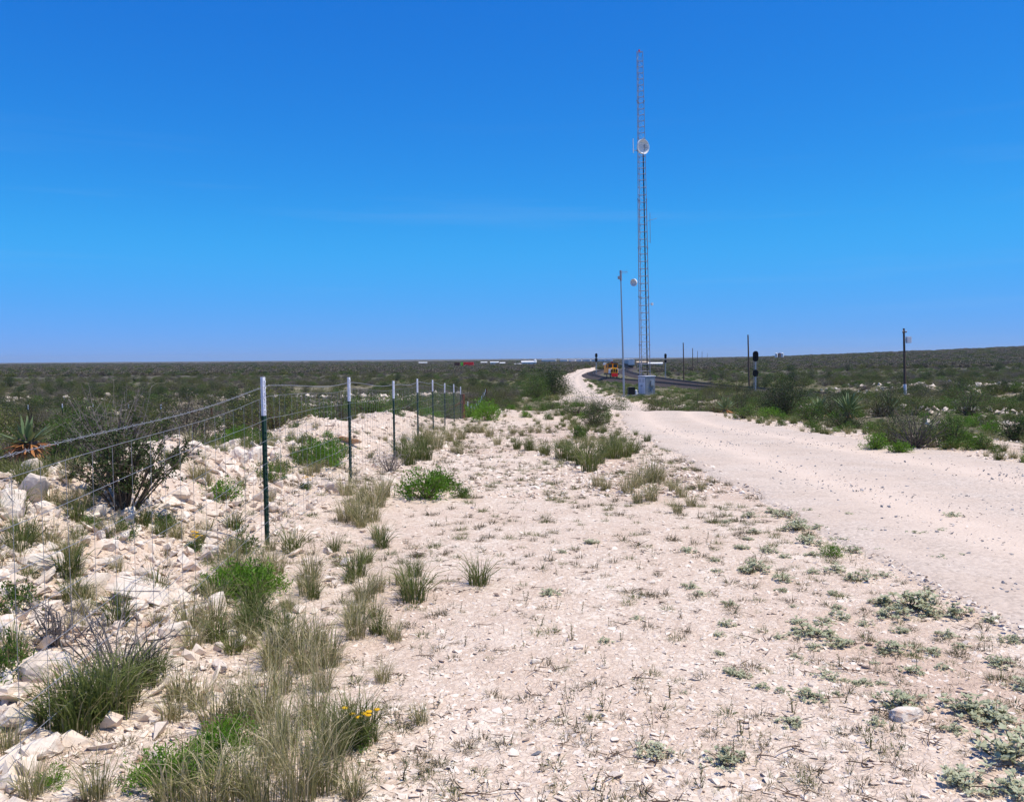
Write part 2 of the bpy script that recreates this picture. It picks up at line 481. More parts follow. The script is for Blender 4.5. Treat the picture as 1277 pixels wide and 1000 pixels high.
def poly_mesh(name, V, F, mats, midx=None, smooth_=False):
    """fast mesh from arrays; F is (n,k) with one k for all faces"""
    V = np.asarray(V, np.float32); F = np.asarray(F, np.int32)
    me = bpy.data.meshes.new(name)
    n, k = F.shape
    me.vertices.add(len(V)); me.vertices.foreach_set('co', V.ravel())
    me.loops.add(n * k); me.loops.foreach_set('vertex_index', F.ravel())
    me.polygons.add(n)
    me.polygons.foreach_set('loop_start', np.arange(0, n * k, k, dtype=np.int32))
    for m in mats: me.materials.append(m)
    if midx is not None: me.polygons.foreach_set('material_index', np.asarray(midx, np.int32))
    me.polygons.foreach_set('use_smooth', np.full(n, smooth_, bool))
    me.update(calc_edges=True)
    return me

class MB:
    """collects boxes, tubes, lathes in one bmesh"""
    def __init__(s): s.bm = bmesh.new()
    def box(s, c, d, rz=0., bevel=0.):
        r = bmesh.ops.create_cube(s.bm, size=1)
        vs = r['verts']
        for v in vs: v.co = Vector((v.co.x * d[0], v.co.y * d[1], v.co.z * d[2]))
        if bevel:
            es = list({e for v in vs for e in v.link_edges})
            rb = bmesh.ops.bevel(s.bm, geom=es, offset=bevel, segments=2, affect='EDGES')
            vs = list({v for f in rb['faces'] for v in f.verts} | {v for v in vs if v.is_valid})
        Mx = Matrix.Translation(c) @ Matrix.Rotation(rz, 4, 'Z')
        bmesh.ops.transform(s.bm, matrix=Mx, verts=vs)
        return s
    def tube(s, a, b, r, r2=None, n=8):
        a = Vector(a); b = Vector(b); d = b - a
        q = d.to_track_quat('Z', 'Y').to_matrix().to_4x4()
        res = bmesh.ops.create_cone(s.bm, cap_ends=True, segments=n, radius1=r, radius2=r if r2 is None else r2, depth=d.length)
        bmesh.ops.transform(s.bm, matrix=Matrix.Translation((a + b) / 2) @ q, verts=res['verts'])
        return s
    def lathe(s, prof, n=16, Mx=Matrix.Identity(4)):
        rings = []
        for r, z in prof:
            rings.append([s.bm.verts.new(Mx @ Vector((r * math.cos(2 * math.pi * i / n), r * math.sin(2 * math.pi * i / n), z))) for i in range(n)])
        for A, B in zip(rings[:-1], rings[1:]):
            for i in range(n):
                s.bm.faces.new((A[i], A[(i + 1) % n], B[(i + 1) % n], B[i]))
        s.bm.faces.new(rings[-1]); s.bm.faces.new(rings[0][::-1])
        return s
    def prism(s, pts, axis, a, b):
        """polygon pts extruded along axis x (0) or y (1) from a to b"""
        def P(p, t): return (t, p[0], p[1]) if axis == 0 else (p[0], t, p[1])
        A = [s.bm.verts.new(P(p, a)) for p in pts]; B = [s.bm.verts.new(P(p, b)) for p in pts]
        n = len(pts)
        for i in range(n): s.bm.faces.new((A[i], A[(i + 1) % n], B[(i + 1) % n], B[i]))
        s.bm.faces.new(A[::-1]); s.bm.faces.new(B)
        return s
    def mesh(s, name, mat, smooth_=False):
        bmesh.ops.recalc_face_normals(s.bm, faces=s.bm.faces[:])
        me = bpy.data.meshes.new(name)
        s.bm.to_mesh(me); s.bm.free()
        me.materials.append(mat)
        if smooth_: me.polygons.foreach_set('use_smooth', np.ones(len(me.polygons), bool))
        return me
    def build(s, name, mat, parent=None, loc=None, smooth_=False):
        return link(name, s.mesh(name, mat, smooth_), parent, loc)

def copy_tree(o, parent=None):
    c = o.copy(); COL.objects.link(c); c.parent = parent
    for ch in list(o.children): copy_tree(ch, c)
    return c

_unit = {}
def bar(name, a, b, r, mat, parent, n=6):
    """a straight round bar from a to b sharing one unit mesh per material"""
    key = (mat.name, n)
    if key not in _unit:
        _unit[key] = MB().tube((0, 0, 0), (0, 0, 1), 1, n=n).mesh('bar_' + mat.name, mat)
    a = Vector(a); b = Vector(b); d = b - a
    o = bpy.data.objects.new(name, _unit[key]); COL.objects.link(o)
    o.parent = parent
    o.matrix_basis = Matrix.Translation(a) @ d.to_track_quat('Z', 'Y').to_matrix().to_4x4() @ Matrix.Diagonal((r, r, d.length, 1))
    return o

def gn_scatter(name, pts, rot, scl, idx, meshes, label, cat):
    """one object of very many instances (nobody could count them)"""
    src = bpy.data.collections.new(name + '_sources')
    for i, me in enumerate(meshes):
        src.objects.link(bpy.data.objects.new('%s_source_%02d' % (name, i), me))
    me = bpy.data.meshes.new(name)
    n = len(pts)
    me.vertices.add(n); me.vertices.foreach_set('co', np.asarray(pts, np.float32).ravel())
    a = me.attributes.new('sc', 'FLOAT_VECTOR', 'POINT'); a.data.foreach_set('vector', np.asarray(scl, np.float32).ravel())
    r3 = np.zeros((n, 3), np.float32); r3[:, 2] = rot
    a = me.attributes.new('ro', 'FLOAT_VECTOR', 'POINT'); a.data.foreach_set('vector', r3.ravel())
    a = me.attributes.new('ix', 'INT', 'POINT'); a.data.foreach_set('value', np.asarray(idx, np.int32))
    o = link(name, me)
    g = bpy.data.node_groups.new(name + '_nodes', 'GeometryNodeTree')
    g.interface.new_socket('Geometry', in_out='INPUT', socket_type='NodeSocketGeometry')
    g.interface.new_socket('Geometry', in_out='OUTPUT', socket_type='NodeSocketGeometry')
    N, L = g.nodes, g.links
    gi, go = N.new('NodeGroupInput'), N.new('NodeGroupOutput')
    ci = N.new('GeometryNodeCollectionInfo')
    ci.inputs['Collection'].default_value = src
    ci.inputs['Separate Children'].default_value = True
    ci.inputs['Reset Children'].default_value = True
    ip = N.new('GeometryNodeInstanceOnPoints')
    ip.inputs['Pick Instance'].default_value = True
    def attr(nm, ty):
        k = N.new('GeometryNodeInputNamedAttribute'); k.data_type = ty
        k.inputs['Name'].default_value = nm
        return k.outputs['Attribute']
    L.new(gi.outputs[0], ip.inputs['Points']); L.new(ci.outputs[0], ip.inputs['Instance'])
    L.new(attr('ix', 'INT'), ip.inputs['Instance Index'])
    e2r = N.new('FunctionNodeEulerToRotation')
    L.new(attr('ro', 'FLOAT_VECTOR'), e2r.inputs[0]); L.new(e2r.outputs[0], ip.inputs['Rotation'])
    L.new(attr('sc', 'FLOAT_VECTOR'), ip.inputs['Scale'])
    L.new(ip.outputs[0], go.inputs[0])
    md = o.modifiers.new('scatter', 'NODES'); md.node_group = g
    tag(o, label, cat, kind='stuff')
    return o

# ------------------------------------------------------------------ the ground
def axis_grid(segs):
    out = [segs[0][0]]
    for a, b, s0, s1 in segs:
        x = a
        while x < b - 1e-6:
            t = (x - a) / (b - a)
            x += s0 * (s1 / s0) ** t
            out.append(min(x, b))
    return np.array(sorted(set(np.round(out, 4))))
gx = axis_grid([(-6, 9, .06, .06), (9, 30, .08, .5), (30, 400, .5, 12), (400, 8000, 12, 300)])
gxl = -axis_grid([(6, 30, .08, .5), (30, 400, .5, 12), (400, 8000, 12, 300)])
gx = np.unique(np.concatenate([gx, gxl]))
gy = axis_grid([(-60, 2, 3, .2), (2, 12, .05, .06), (12, 45, .06, .22), (45, 130, .22, 1.0), (130, 1500, 1.0, 16), (1500, 9000, 16, 250)])
X, Y = np.meshgrid(gx, gy)
Z = H(X, Y)
nx, ny = len(gx), len(gy)
V = np.stack([X.ravel(), Y.ravel(), Z.ravel()], 1)
I = np.arange(nx * ny).reshape(ny, nx)
F = np.stack([I[:-1, :-1].ravel(), I[:-1, 1:].ravel(), I[1:, 1:].ravel(), I[1:, :-1].ravel()], 1)
gme = poly_mesh('ground', V, F, [M['ground']], None, True)
def cover_fn(x, y):
    rd = np.abs(x - road_x(y)) - road_w(y)
    c = np.clip(smooth(-5.6, -8.5, x) + smooth(1.2, 3.0, rd) * (x > 6) + smooth(44, 58, y), 0, 1) * smooth(.6, 2.2, rd)
    c = c * (.20 + .95 * fbm(x * .12, y * .12, 61)) * (.7 + .6 * fbm(x * .02, y * .02, 63))
    c = np.clip(c + .42 * smooth(90, 300, y), 0, 1) * smooth(.6, 2.2, rd)
    m = np.exp(-((x - 1.6) / 2.2) ** 2 - ((y - 38) / 5) ** 2)
    return np.clip(np.maximum(c, .55 * m), 0, 1)
xs, ys = X.ravel(), Y.ravel()
for nm, val in (('cover', cover_fn(xs, ys)), ('far', smooth(140, 420, np.hypot(xs, ys))),
                ('soil', np.clip(np.exp(-((xs - 2.35 + .16 * (ys - 4)) / .55) ** 2 - ((ys - 4.4) / 1.5) ** 2) * 1.1
                                 + .75 * smooth(.50, .64, fbm(xs * .55, ys * .25, 71)) * smooth(-1.6, -.4, xs) * smooth(3.6, 2.6, xs), 0, 1))):
    a = gme.attributes.new(nm, 'FLOAT', 'POINT'); a.data.foreach_set('value', val.astype(np.float32))
ground = link('ground', gme)
ground['kind'] = 'structure'

# the gravel road: a crowned sheet whose ragged edges dip under the ground
ry = axis_grid([(-55, 3, 2, .3), (3, 40, .12, .3), (40, 110, .3, 1), (110, 400, 1, 5)])
rt = np.linspace(-1, 1, 61)
RY, RT = np.meshgrid(ry, rt, indexing='ij')
edge = 1 + .10 * (fbm(RY * .7, np.sign(RT) * 9, 81) - .5) * 2
RX = road_x(RY) + RT * (road_w(RY) + .35) * edge
prof = .035 - .10 * smooth(.86, 1.0, np.abs(RT))
ruts = -.022 * (np.exp(-((np.abs(RT) - .42) / .13) ** 2))
RZ = H(RX, RY) + prof + ruts + .012 * (fbm(RX * 3, RY * 3, 83) - .5)
nr, nc = RX.shape
I = np.arange(nr * nc).reshape(nr, nc)
F = np.stack([I[:-1, :-1].ravel(), I[:-1, 1:].ravel(), I[1:, 1:].ravel(), I[1:, :-1].ravel()], 1)
rme = poly_mesh('road', np.stack([RX.ravel(), RY.ravel(), RZ.ravel()], 1), F, [M['road']], None, True)
a = rme.attributes.new('lane', 'FLOAT', 'POINT')
a.data.foreach_set('value', (np.exp(-((np.abs(RT) - .42) / .17) ** 2)).ravel().astype(np.float32))
road = link('road', rme)
road['kind'] = 'structure'

# ------------------------------------------------------------------ railway
def sweep(name, P, prof, zf, mat, parent, off=0.):
    T = np.gradient(P, axis=0); T /= np.linalg.norm(T, axis=1)[:, None]
    Nn = np.stack([T[:, 1], -T[:, 0]], 1)
    m = len(prof); VV = []
    for (u, w) in prof:
        q = P + Nn * (u + off)
        VV.append(np.stack([q[:, 0], q[:, 1], zf(P[:, 1]) + w], 1))
    VV = np.stack(VV, 1).reshape(-1, 3)
    n = len(P); I = np.arange(n * m).reshape(n, m)
    A = I[:-1]; B = I[1:]
    F = np.stack([A, np.roll(A, -1, 1), np.roll(B, -1, 1), B], 2).reshape(-1, 4)
    return link(name, poly_mesh(name, VV, F, [mat]), parent)

def ties(name, P, zf, parent, y0, y1):
    seg = np.linalg.norm(np.diff(P, axis=0), axis=1); s = np.concatenate([[0], np.cumsum(seg)])
    d = np.arange(0, s[-1], .55)
    px = np.interp(d, s, P[:, 0]); py = np.interp(d, s, P[:, 1])
    k = (py > y0) & (py < y1); px, py = px[k], py[k]
    tx = np.gradient(px); ty = np.gradient(py); L = np.hypot(tx, ty); tx /= L; ty /= L
    cube = np.array([(-1, -1, -1), (1, -1, -1), (1, 1, -1), (-1, 1, -1), (-1, -1, 1), (1, -1, 1), (1, 1, 1), (-1, 1, 1)]) * np.array([1.3, .115, .09])
    fc = np.array([(0, 3, 2, 1), (4, 5, 6, 7), (0, 1, 5, 4), (1, 2, 6, 5), (2, 3, 7, 6), (3, 0, 4, 7)])
    n = len(px)
    VV = np.zeros((n, 8, 3))
    VV[:, :, 0] = px[:, None] + ty[:, None] * cube[:, 0] + tx[:, None] * cube[:, 1]
    VV[:, :, 1] = py[:, None] - tx[:, None] * cube[:, 0] + ty[:, None] * cube[:, 1]
    VV[:, :, 2] = zf(py)[:, None] - .20 + cube[:, 2]
    F = (np.arange(n) * 8)[:, None, None] + fc[None]
    o = link(name, poly_mesh(name, VV.reshape(-1, 3), F.reshape(-1, 4), [M['tie']]), parent)
    o['kind'] = 'stuff'
    return o

def track(P, label):
    t = empty('railway_track', (0, 0, 0))
    tag(t, label, 'railway track', 'railway tracks')
    sweep('ballast', P, [(-3.3, -.85), (-1.75, -.16), (1.75, -.16), (3.3, -.85)], rail_z, M['ballast'], t)
    for o in (-.7175, .7175):
        sweep('rail', P, [(-.07, -.12), (-.07, -.10), (-.02, -.08), (-.035, 0), (.035, 0), (.02, -.08), (.07, -.10), (.07, -.12)], rail_z, M['rail'], t, o)
    ties('tie_row', P, rail_z, t, 60, 420)
    return t
track(SIDING, 'siding track with dark ballast carrying the orange maintenance machine')
track(MAIN, 'main track on dark ballast curving towards the standing grey hopper train')

def on_path(P, d):
    seg = np.linalg.norm(np.diff(P, axis=0), axis=1); s = np.concatenate([[0], np.cumsum(seg)])
    x = np.interp(d, s, P[:, 0]); y = np.interp(d, s, P[:, 1])
    x2 = np.interp(d + 1, s, P[:, 0]); y2 = np.interp(d + 1, s, P[:, 1])
    return x, y, math.atan2(y2 - y, x2 - x)
def path_dist_at_y(P, yy):
    seg = np.linalg.norm(np.diff(P, axis=0), axis=1); s = np.concatenate([[0], np.cumsum(seg)])
    return float(np.interp(yy, P[:, 1], s))

# covered hopper car, 13.4 m over the couplers, long axis x
def hopper_car(body):
    t = empty('hopper_car')
    w = MB()
    w.prism([(-1.5, 1.35), (-1.5, 3.9), (-1.15, 4.25), (1.15, 4.25), (1.5, 3.9), (1.5, 1.35)], 0, -5.6, 5.6)
    w.build('body', body, t)
    for s in (-1, 1):
        for k in range(13):
            MB().box((-5.4 + k * .9, s * 1.53, 2.55), (.10, .10, 2.4)).build('side_rib', body, t)
    for k in (-3.2, 0, 3.2):
        MB().prism([(-1.45, 1.35), (1.45, 1.35), (.45, .55), (-.45, .55)], 0, k - 1.1, k + 1.1).build('hopper_chute', body, t)
    MB().box((0, 0, 4.34), (11, .75, .12)).build('hatch_cover', body, t)
    for s in (-1, 1):
        e = MB().box((s * 5.95, 0, 1.15), (.9, 2.9, .28)).box((s * 6.5, 0, .95), (.5, .3, .3)).build('end_platform', M['black'], t)
        tr = MB().box((s * 4.9, 0, .62), (1.9, 2.0, .35)).build('truck', M['black'], t)
        for a in (-.85, .85):
            MB().tube((s * 4.9 + a, -.8, .45), (s * 4.9 + a, .8, .45), .44, n=14).build('wheelset', M['rail'], tr)
    return t
proto_h = hopper_car(M['hopper'])
proto_l = hopper_car(M['hopperlight'])
first = {'h': True, 'l': True}
d0 = path_dist_at_y(MAIN, 446)
def place_car(d, key, label):
    x, y, a = on_path(MAIN, d)
    p = proto_h if key == 'h' else proto_l
    o = p if first[key] else copy_tree(p)
    first[key] = False
    o.location = (float(x), float(y), float(rail_z(y)))
    o.rotation_euler = (0, 0, a)
    tag(o, label, 'train car', 'covered hopper cars of the standing train')
place_car(d0, 'h', 'tail hopper car of the grey train on the main track')
for k in range(1, 14):
    place_car(d0 + k * 13.7, 'h', 'grey covered hopper car coupled in the train behind the orange machine')
dl = path_dist_at_y(MAIN, 1050)
for k in range(16):
    place_car(dl + k * 13.7 + (4 if k % 5 == 4 else 0), 'l', 'whitish hopper car in the far curve of the train below the horizon')

# orange track machine on the siding
def track_machine():
    x, y, a = on_path(SIDING, path_dist_at_y(SIDING, 214))
    t = empty('track_machine', (float(x), float(y), float(rail_z(y))), a)
    tag(t, 'orange and yellow railway maintenance machine standing on the siding', 'rail vehicle')
    L = 8.0            # nose towards the camera is -x
    MB().box((0, 0, .95), (L, 2.3, .35), bevel=.04).build('frame', M['black'], t)
    MB().box((-2.7, 0, 1.75), (2.0, 1.7, 1.25), bevel=.08).build('hood', M['yellow'], t)
    for k in (-.55, 0, .55):
        MB().box((-3.73, k, 1.8), (.05, .34, .8)).build('radiator_grille', M['black'], t)
    cab = MB().box((-.6, 0, 2.30), (2.2, 2.5, 2.3), bevel=.08).build('cab', M['orange'], t)
    MB().box((-.6, 0, 3.52), (2.5, 2.7, .14), bevel=.03).build('roof', M['black'], cab)
    for k in (-.62, .62):
        MB().box((-1.73, k, 2.85), (.06, .95, .85)).build('window', M['glass'], cab)
    for s in (-1, 1):
        MB().box((-.6, s * 1.28, 2.8), (1.3, .06, .8)).build('window', M['glass'], cab)
    MB().box((2.1, .35, 2.15), (3.2, 1.8, 2.0), bevel=.06).build('engine_housing', M['orange'], t)
    MB().box((1.8, 1.15, 3.35), (2.2, .9, .55), bevel=.05).build('white_tank', M['white'], t)
    MB().tube((2.2, -.6, 3.1), (2.2, -.6, 3.9), .09).build('exhaust', M['black'], t)
    MB().box((-4.15, 0, .72), (.35, 1.5, .8), bevel=.05).build('buffer', M['red'], t)
    for s in (-1, 1):
        for k in (-1, 1):
            MB().tube((k * 2.6, s * .68, .45), (k * 2.6, s * .82, .45), .45, n=16).build('wheel', M['rail'], t)
        MB().tube((-3.6, s * 1.05, 1.1), (-3.6, s * 1.05, 2.2), .035).tube((-3.6, s * 1.05, 2.2), (-1.9, s * 1.05, 2.2), .035).build('handrail', M['white'], t)
        MB().tube((-3.76, s * .7, 2.22), (-3.84, s * .7, 2.22), .13, n=12).build('headlight', M['white'], t)
    MB().tube((-.2, 0, 3.58), (-.2, 0, 3.85), .1).build('beacon', M['red'], t)
    MB().box((-2.9, 1.0, 1.6), (1.6, .25, 1.0)).build('side_box', M['white'], t)
    return t
track_machine()

# railway signals
def signal(x, y, h, heads, label, rz=0., size=1.0):
    z = Hs(x, y)
    t = empty('railway_signal', (x, y, z), rz)
    tag(t, label, 'railway signal', 'railway signals')
    MB().box((0, 0, .12), (.7, .7, .5), bevel=.04).build('foundation', M['concrete'], t)
    MB().tube((0, 0, .3), (0, 0, h), .075 * size, .06 * size, 10).build('mast', M['galv'], t)
    for (hz, hh) in heads:
        w = .62 * size
        pts = []
        for i in range(24):
            a = 2 * math.pi * i / 24
            pts.append((w / 2 * math.cos(a), hz + (hh - w) / 2 * (1 if math.sin(a) >= 0 else -1) + w / 2 * math.sin(a)))
        b = MB().prism(pts, 1, -.20, -.14).build('target_board', M['black'], t)
        nl = 3 if hh > 1 else 1
        for k in range(nl):
            zz = hz + (nl - 1) / 2 * .32 - k * .32
            MB().lathe([(.12, 0), (.12, .3), (.10, .3), (.10, .02)], 14, Matrix.Translation((0, -.20, zz)) @ Matrix.Rotation(math.pi / 2, 4, 'X')).build('lamp_hood', M['black'], b)
        MB().box((0, -.03, hz), (.34, .22, hh * .72), bevel=.02).build('lamp_case', M['black'], b)
    for s in (-1, 1):
        bar('ladder_rail', (s * .17, .32, .25), (s * .17, .32, h - .3), .02, M['galv'], t)
    for k in range(int(h / .45)):
        bar('ladder_rung', (-.17, .32, .5 + k * .45), (.17, .32, .5 + k * .45), .014, M['galv'], t)
    MB().box((0, .2, h * .35), (.06, .3, .06)).build('ladder_bracket', M['galv'], t)
    return t
signal(31.2, 113, 6.1, [(5.5, 1.35), (3.35, .9)], 'two headed railway signal on a grey mast beside the round dark bush', -.2, 1.15)
signal(39.7, 228, 6.4, [(5.9, 1.3), (4.6, .8)], 'slim railway signal mast right of the radio tower beyond the tracks', -.1)
signal(26.8, 280, 7.0, [(6.4, 1.4), (5.0, 1.4)], 'railway signal standing behind the orange maintenance machine', 0., 1.3)

# pole line
def pole(x, y, h, lean, label, crossarm=False, box=False):
    z = Hs(x, y)
    t = empty('utility_pole', (x, y, z - .1))
    t.rotation_euler = (0, lean, 0)
    tag(t, label, 'utility pole', 'wooden poles along the railway')
    MB().tube((0, 0, 0), (0, 0, h), .16, .11, 10).build('shaft', M['wood'], t)
    if crossarm:
        MB().box((0, -.17, h - .45), (.5, .1, .12)).build('crossarm', M['wood'], t)
        for s in (-.2, .2):
            MB().lathe([(.03, 0), (.06, .04), (.05, .12), (.02, .16)], 10, Matrix.Translation((s, -.17, h - .39))).build('insulator', M['dish'], t)
    if box:
        MB().box((.52, 0, h - 1.35), (.55, .45, .75), bevel=.05).box((.22, 0, h - 1.35), (.25, .08, .08)).build('equipment_box', M['dish'], t)
        MB().lathe([(.172, 0), (.172, 1.3)], 10, Matrix.Translation((0, 0, .9))).build('pale_sleeve', M['postwhite'], t)
    return t
pole(46.0, 103, 8.7, -.035, 'dark wooden pole with a white box near its top and pale sleeve', True, True)
pole(40.4, 150, 9.3, -.03, 'bare leaning pole behind the two headed railway signal')
pole(40.0, 205, 9.0, -.02, 'tallest bare pole of the row beyond the radio tower')
pole(64.0, 312, 8.6, -.01, 'bare pole second in the receding row beyond the radio tower')
pole(101, 480, 8.6, 0, 'small distant pole in the receding row past the tracks')
pole(138, 640, 8.8, 0, 'small distant pole in the receding row past the tracks')
pole(195, 880, 9.0, 0, 'small distant pole in the receding row past the tracks')

# ------------------------------------------------------------------ radio tower
TX, TY = 15.15, 101.0
TZ = Hs(TX, TY)
def tower():
    t = empty('radio_tower', (TX, TY, TZ), 0.0)
    t.rotation_euler = (0, math.radians(-.85), math.radians(12))
    tag(t, 'tall slender triangular lattice radio tower with a white dish', 'tower')
    Ht = 38.5
    def half(z): return np.interp(z, [0, 20, Ht], [.74, .60, .40])
    def leg(k, z):
        a = math.radians(90 + 120 * k); r = half(z)
        return Vector((r * math.cos(a), r * math.sin(a), z))
    MB().box((0, 0, -.05), (2.4, 2.4, .5), bevel=.05).build('foundation', M['concrete'], t)
    zs = list(np.linspace(.2, Ht, 8))
    for k in range(3):
        for a, b in zip(zs[:-1], zs[1:]):
            bar('leg', leg(k, a), leg(k, b), .046 if a < 20 else .030, M['lattice'], t, 8)
        for a in zs[1:-1]:
            p = leg(k, a)
            MB().tube((p.x, p.y, p.z - .04), (p.x, p.y, p.z + .04), .11, n=10).build('flange', M['lattice'], t)
    z = .2; lev = 0
    while z < Ht - .4:
        step = .83 if z < 24 else .66
        for k in range(3):
            bar('horizontal_brace', leg(k, z), leg((k + 1) % 3, z), .024, M['lattice'], t)
            z2 = min(z + step, Ht)
            a, b = (k, (k + 1) % 3) if lev % 2 == 0 else ((k + 1) % 3, k)
            bar('diagonal_brace', leg(a, z), leg(b, z2), .012, M['lattice'], t)
        z += step; lev += 1
    for k in range(3):
        bar('horizontal_brace', leg(k, Ht - .02), leg((k + 1) % 3, Ht - .02), .03, M['lattice'], t)
    # cable run on the right face
    for k in range(3):
        bar('cable', (.30 + .05 * k, -.20, .5), (.19 + .05 * k, -.16, 28), .022, M['black'], t)
    # main dish with shroud, seen from the back-right
    def dish(z, x, y, r, rz, tilt, label, support=True):
        d = empty('dish_antenna', (x, y, z)); d.parent = t
        d['label'] = label
        d.rotation_euler = (tilt, 0, rz)
        Rx = Matrix.Rotation(math.pi / 2, 4, 'X')
        MB().lathe([(r * .96, .30), (r, .30), (r, .22), (r * .99, .10), (r * .75, -.06 * r), (r * .4, -.16 * r), (.10, -.22 * r)][::-1]
                   + [(r * .92, .29), (r * .7, -.01), (r * .4, -.10 * r), (.02, -.13 * r)], 28, Rx).build('reflector', M['dish'], d, smooth_=False)
        MB().lathe([(.16, .0), (.16, .25), (.08, .3)], 12, Matrix.Translation((0, .13 * r, 0)) @ Matrix.Rotation(-math.pi / 2, 4, 'X')).build('feed_box', M['galv'], d)
        if support:
            for s in (-1, 1):
                bar('mount_strut', (0, .25, s * .3 * r), (s * .4 * r, .3, -s * .5 * r), .035, M['galv'], d)
            bar('feed_arm', (0, -.3, -r * .9), (0, -.55, 0), .03, M['galv'], d)
            bar('feed_arm', (r * .8, -.3, r * .3), (0, -.55, 0), .03, M['galv'], d)
            bar('feed_arm', (-r * .8, -.3, r * .3), (0, -.55, 0), .03, M['galv'], d)
            MB().box((0, -.58, 0), (.34, .22, .40), bevel=.03).build('feed_horn', M['galv'], d)
        return d
    dish(27.75, -.20, -.95, .84, math.radians(20), .05, 'large white round dish high on the tower')
    dish(12.75, -1.05, -.35, .42, math.radians(-55), .1, 'small white dish low on the tower', False)
    bar('antenna_arm', (-.45, -.2, 27.5), (-1.05, -.4, 27.5), .03, M['galv'], t)
    bar('whip_antenna', (-1.02, -.4, 27.2), (-1.02, -.4, 28.8), .045, M['dish'], t)
    MB().box((1.05, -.2, 10.3), (.22, .2, .3), bevel=.02).build('equipment_box', M['dish'], t)
    bar('antenna_arm', (.5, -.2, 10.3), (1.0, -.2, 10.3), .025, M['galv'], t)
    bar('whip_antenna', (.95, -.15, 17.2), (.95, -.15, 20.6), .03, M['galv'], t)
    bar('antenna_arm', (.5, -.15, 17.4), (.95, -.15, 17.4), .025, M['galv'], t)
    bar('antenna_arm', (1.8, -.1, 20), (.3, -.1, 19.6), .02, M['galv'], t)
    MB().tube((0, 0, Ht), (0, 0, Ht + .25), .09).build('beacon', M['red'], t)
    return t
tower()

def slim_pole():
    x, y = 12.6, 99.0
    t = empty('antenna_pole', (x, y, Hs(x, y) - .05))
    t.rotation_euler = (0, math.radians(-1.5), 0)
    tag(t, 'slim tapered steel antenna pole beside the equipment shelter', 'pole')
    MB().tube((0, 0, 0), (0, 0, 14.0), .125, .055, 12).build('shaft', M['galv'], t)
    MB().box((0, 0, .06), (.6, .6, .2)).build('base_plate', M['concrete'], t)
    MB().tube((0, 0, 13.0), (0, 0, 14.15), .12, n=10).build('top_collar', M['lattice'], t)
    MB().box((-.2, -.1, 13.35), (.3, .2, .35), bevel=.03).build('antenna_box', M['lattice'], t)
    bar('yagi_boom', (0, 0, 13.95), (.75, -.1, 13.95), .02, M['galv'], t)
    for k in range(4):
        bar('yagi_element', (.2 + .16 * k, -.1, 13.72), (.2 + .16 * k, -.1, 14.18), .012, M['galv'], t)
    return t
slim_pole()

def shelter():
    x, y = 15.15, 99.0
    z = min(Hs(x + a, y + b) for a in (-1, 1) for b in (-1, 1))
    t = empty('equipment_shelter', (x, y, z - .12), math.radians(28)); t.scale = (.84, .84, .88)
    tag(t, 'small grey metal equipment shelter at the foot of the radio tower', 'shelter')
    MB().box((0, 0, .12), (1.9, 1.75, .3)).build('slab', M['concrete'], t)
    MB().box((0, 0, 1.42), (1.62, 1.5, 2.3), bevel=.03).build('body', M['shelter'], t)
    MB().box((0, 0, 2.62), (1.78, 1.66, .10), bevel=.02).build('roof', M['shelterlight'], t)
    # long face with double doors faces the camera's left, ribbed face its right
    for k in (-.38, .38):
        d = MB().box((-.83, k, 1.40), (.05, .70, 2.1), bevel=.01).build('door', M['shelterlight'], t)
        MB().box((-.87, k * .35, 1.4), (.04, .04, .22)).build('handle', M['black'], d)
        for q in range(5):
            MB().box((-.865, k, 1.9 + q * .09), (.03, .42, .04)).build('louvre', M['shelter'], d)
    for k in range(8):
        MB().box((-.7 + k * .2, -.775, 1.42), (.04, .06, 2.2)).build('wall_rib', M['galv'], t)
    MB().box((.25, -.86, 1.75), (.55, .26, .7), bevel=.03).build('air_conditioner', M['galv'], t)
    # the companion cabinet
    x, y = 13.3, 98.2
    c = empty('battery_cabinet', (x, y, Hs(x, y) - .03), .15)
    tag(c, 'low black cabinet on a skid beside the equipment shelter', 'cabinet')
    MB().box((0, 0, .60), (.70, .65, .80), bevel=.04).build('case', M['black'], c)
    MB().box((0, 0, .12), (.8, .7, .18)).build('skid', M['concrete'], c)
    MB().box((0, 0, 1.02), (.78, .72, .05), bevel=.01).build('lid', M['black'], c)
    MB().lathe([(.02, 0), (.15, .06), (.15, .55), (.02, .62)], 14, Matrix.Translation((.52, -.1, .15))).build('gas_bottle', M['white'], c)
shelter()

# ------------------------------------------------------------------ far buildings
def shed(x, y, L, D, h, rh, wall, roof, label, rz=0., name='shed', doors=2):
    z = Hs(x, y) - .2
    t = empty(name, (x, y, z), rz); tag(t, label, 'building')
    MB().box((0, 0, h / 2), (L, D, h)).build('wall', wall, t)
    MB().prism([(-D / 2 - .4, h + .02), (0, h + rh), (D / 2 + .4, h + .02)], 0, -L / 2 - .4, L / 2 + .4).build('roof', roof, t)
    for k in range(doors):
        u = (k + .5) / doors * L - L / 2
        MB().box((u, -D / 2 - .03, h * .36), (min(3, L / doors * .4), .1, h * .7)).build('door', M['shelter'], t)
    return t
def far(u, y): return (u - 638.5) / FPX * y
s = shed(far(660, 700), 700, 11.5, 7, 2.9, .9, M['white'], M['white'], 'long low white building out on the plain left of the road', 0, 'white_building', 3)
MB().lathe([(1.0, 0), (1.0, 4.6), (.1, 5.2)], 16, Matrix.Translation((5.0, -1.5, 0))).build('silo', M['white'], s)
shed(far(646, 690), 690, 5, 4, 1.6, .4, M['white'], M['white'], 'little white annex against the long low white building', 0, 'annex', 1)
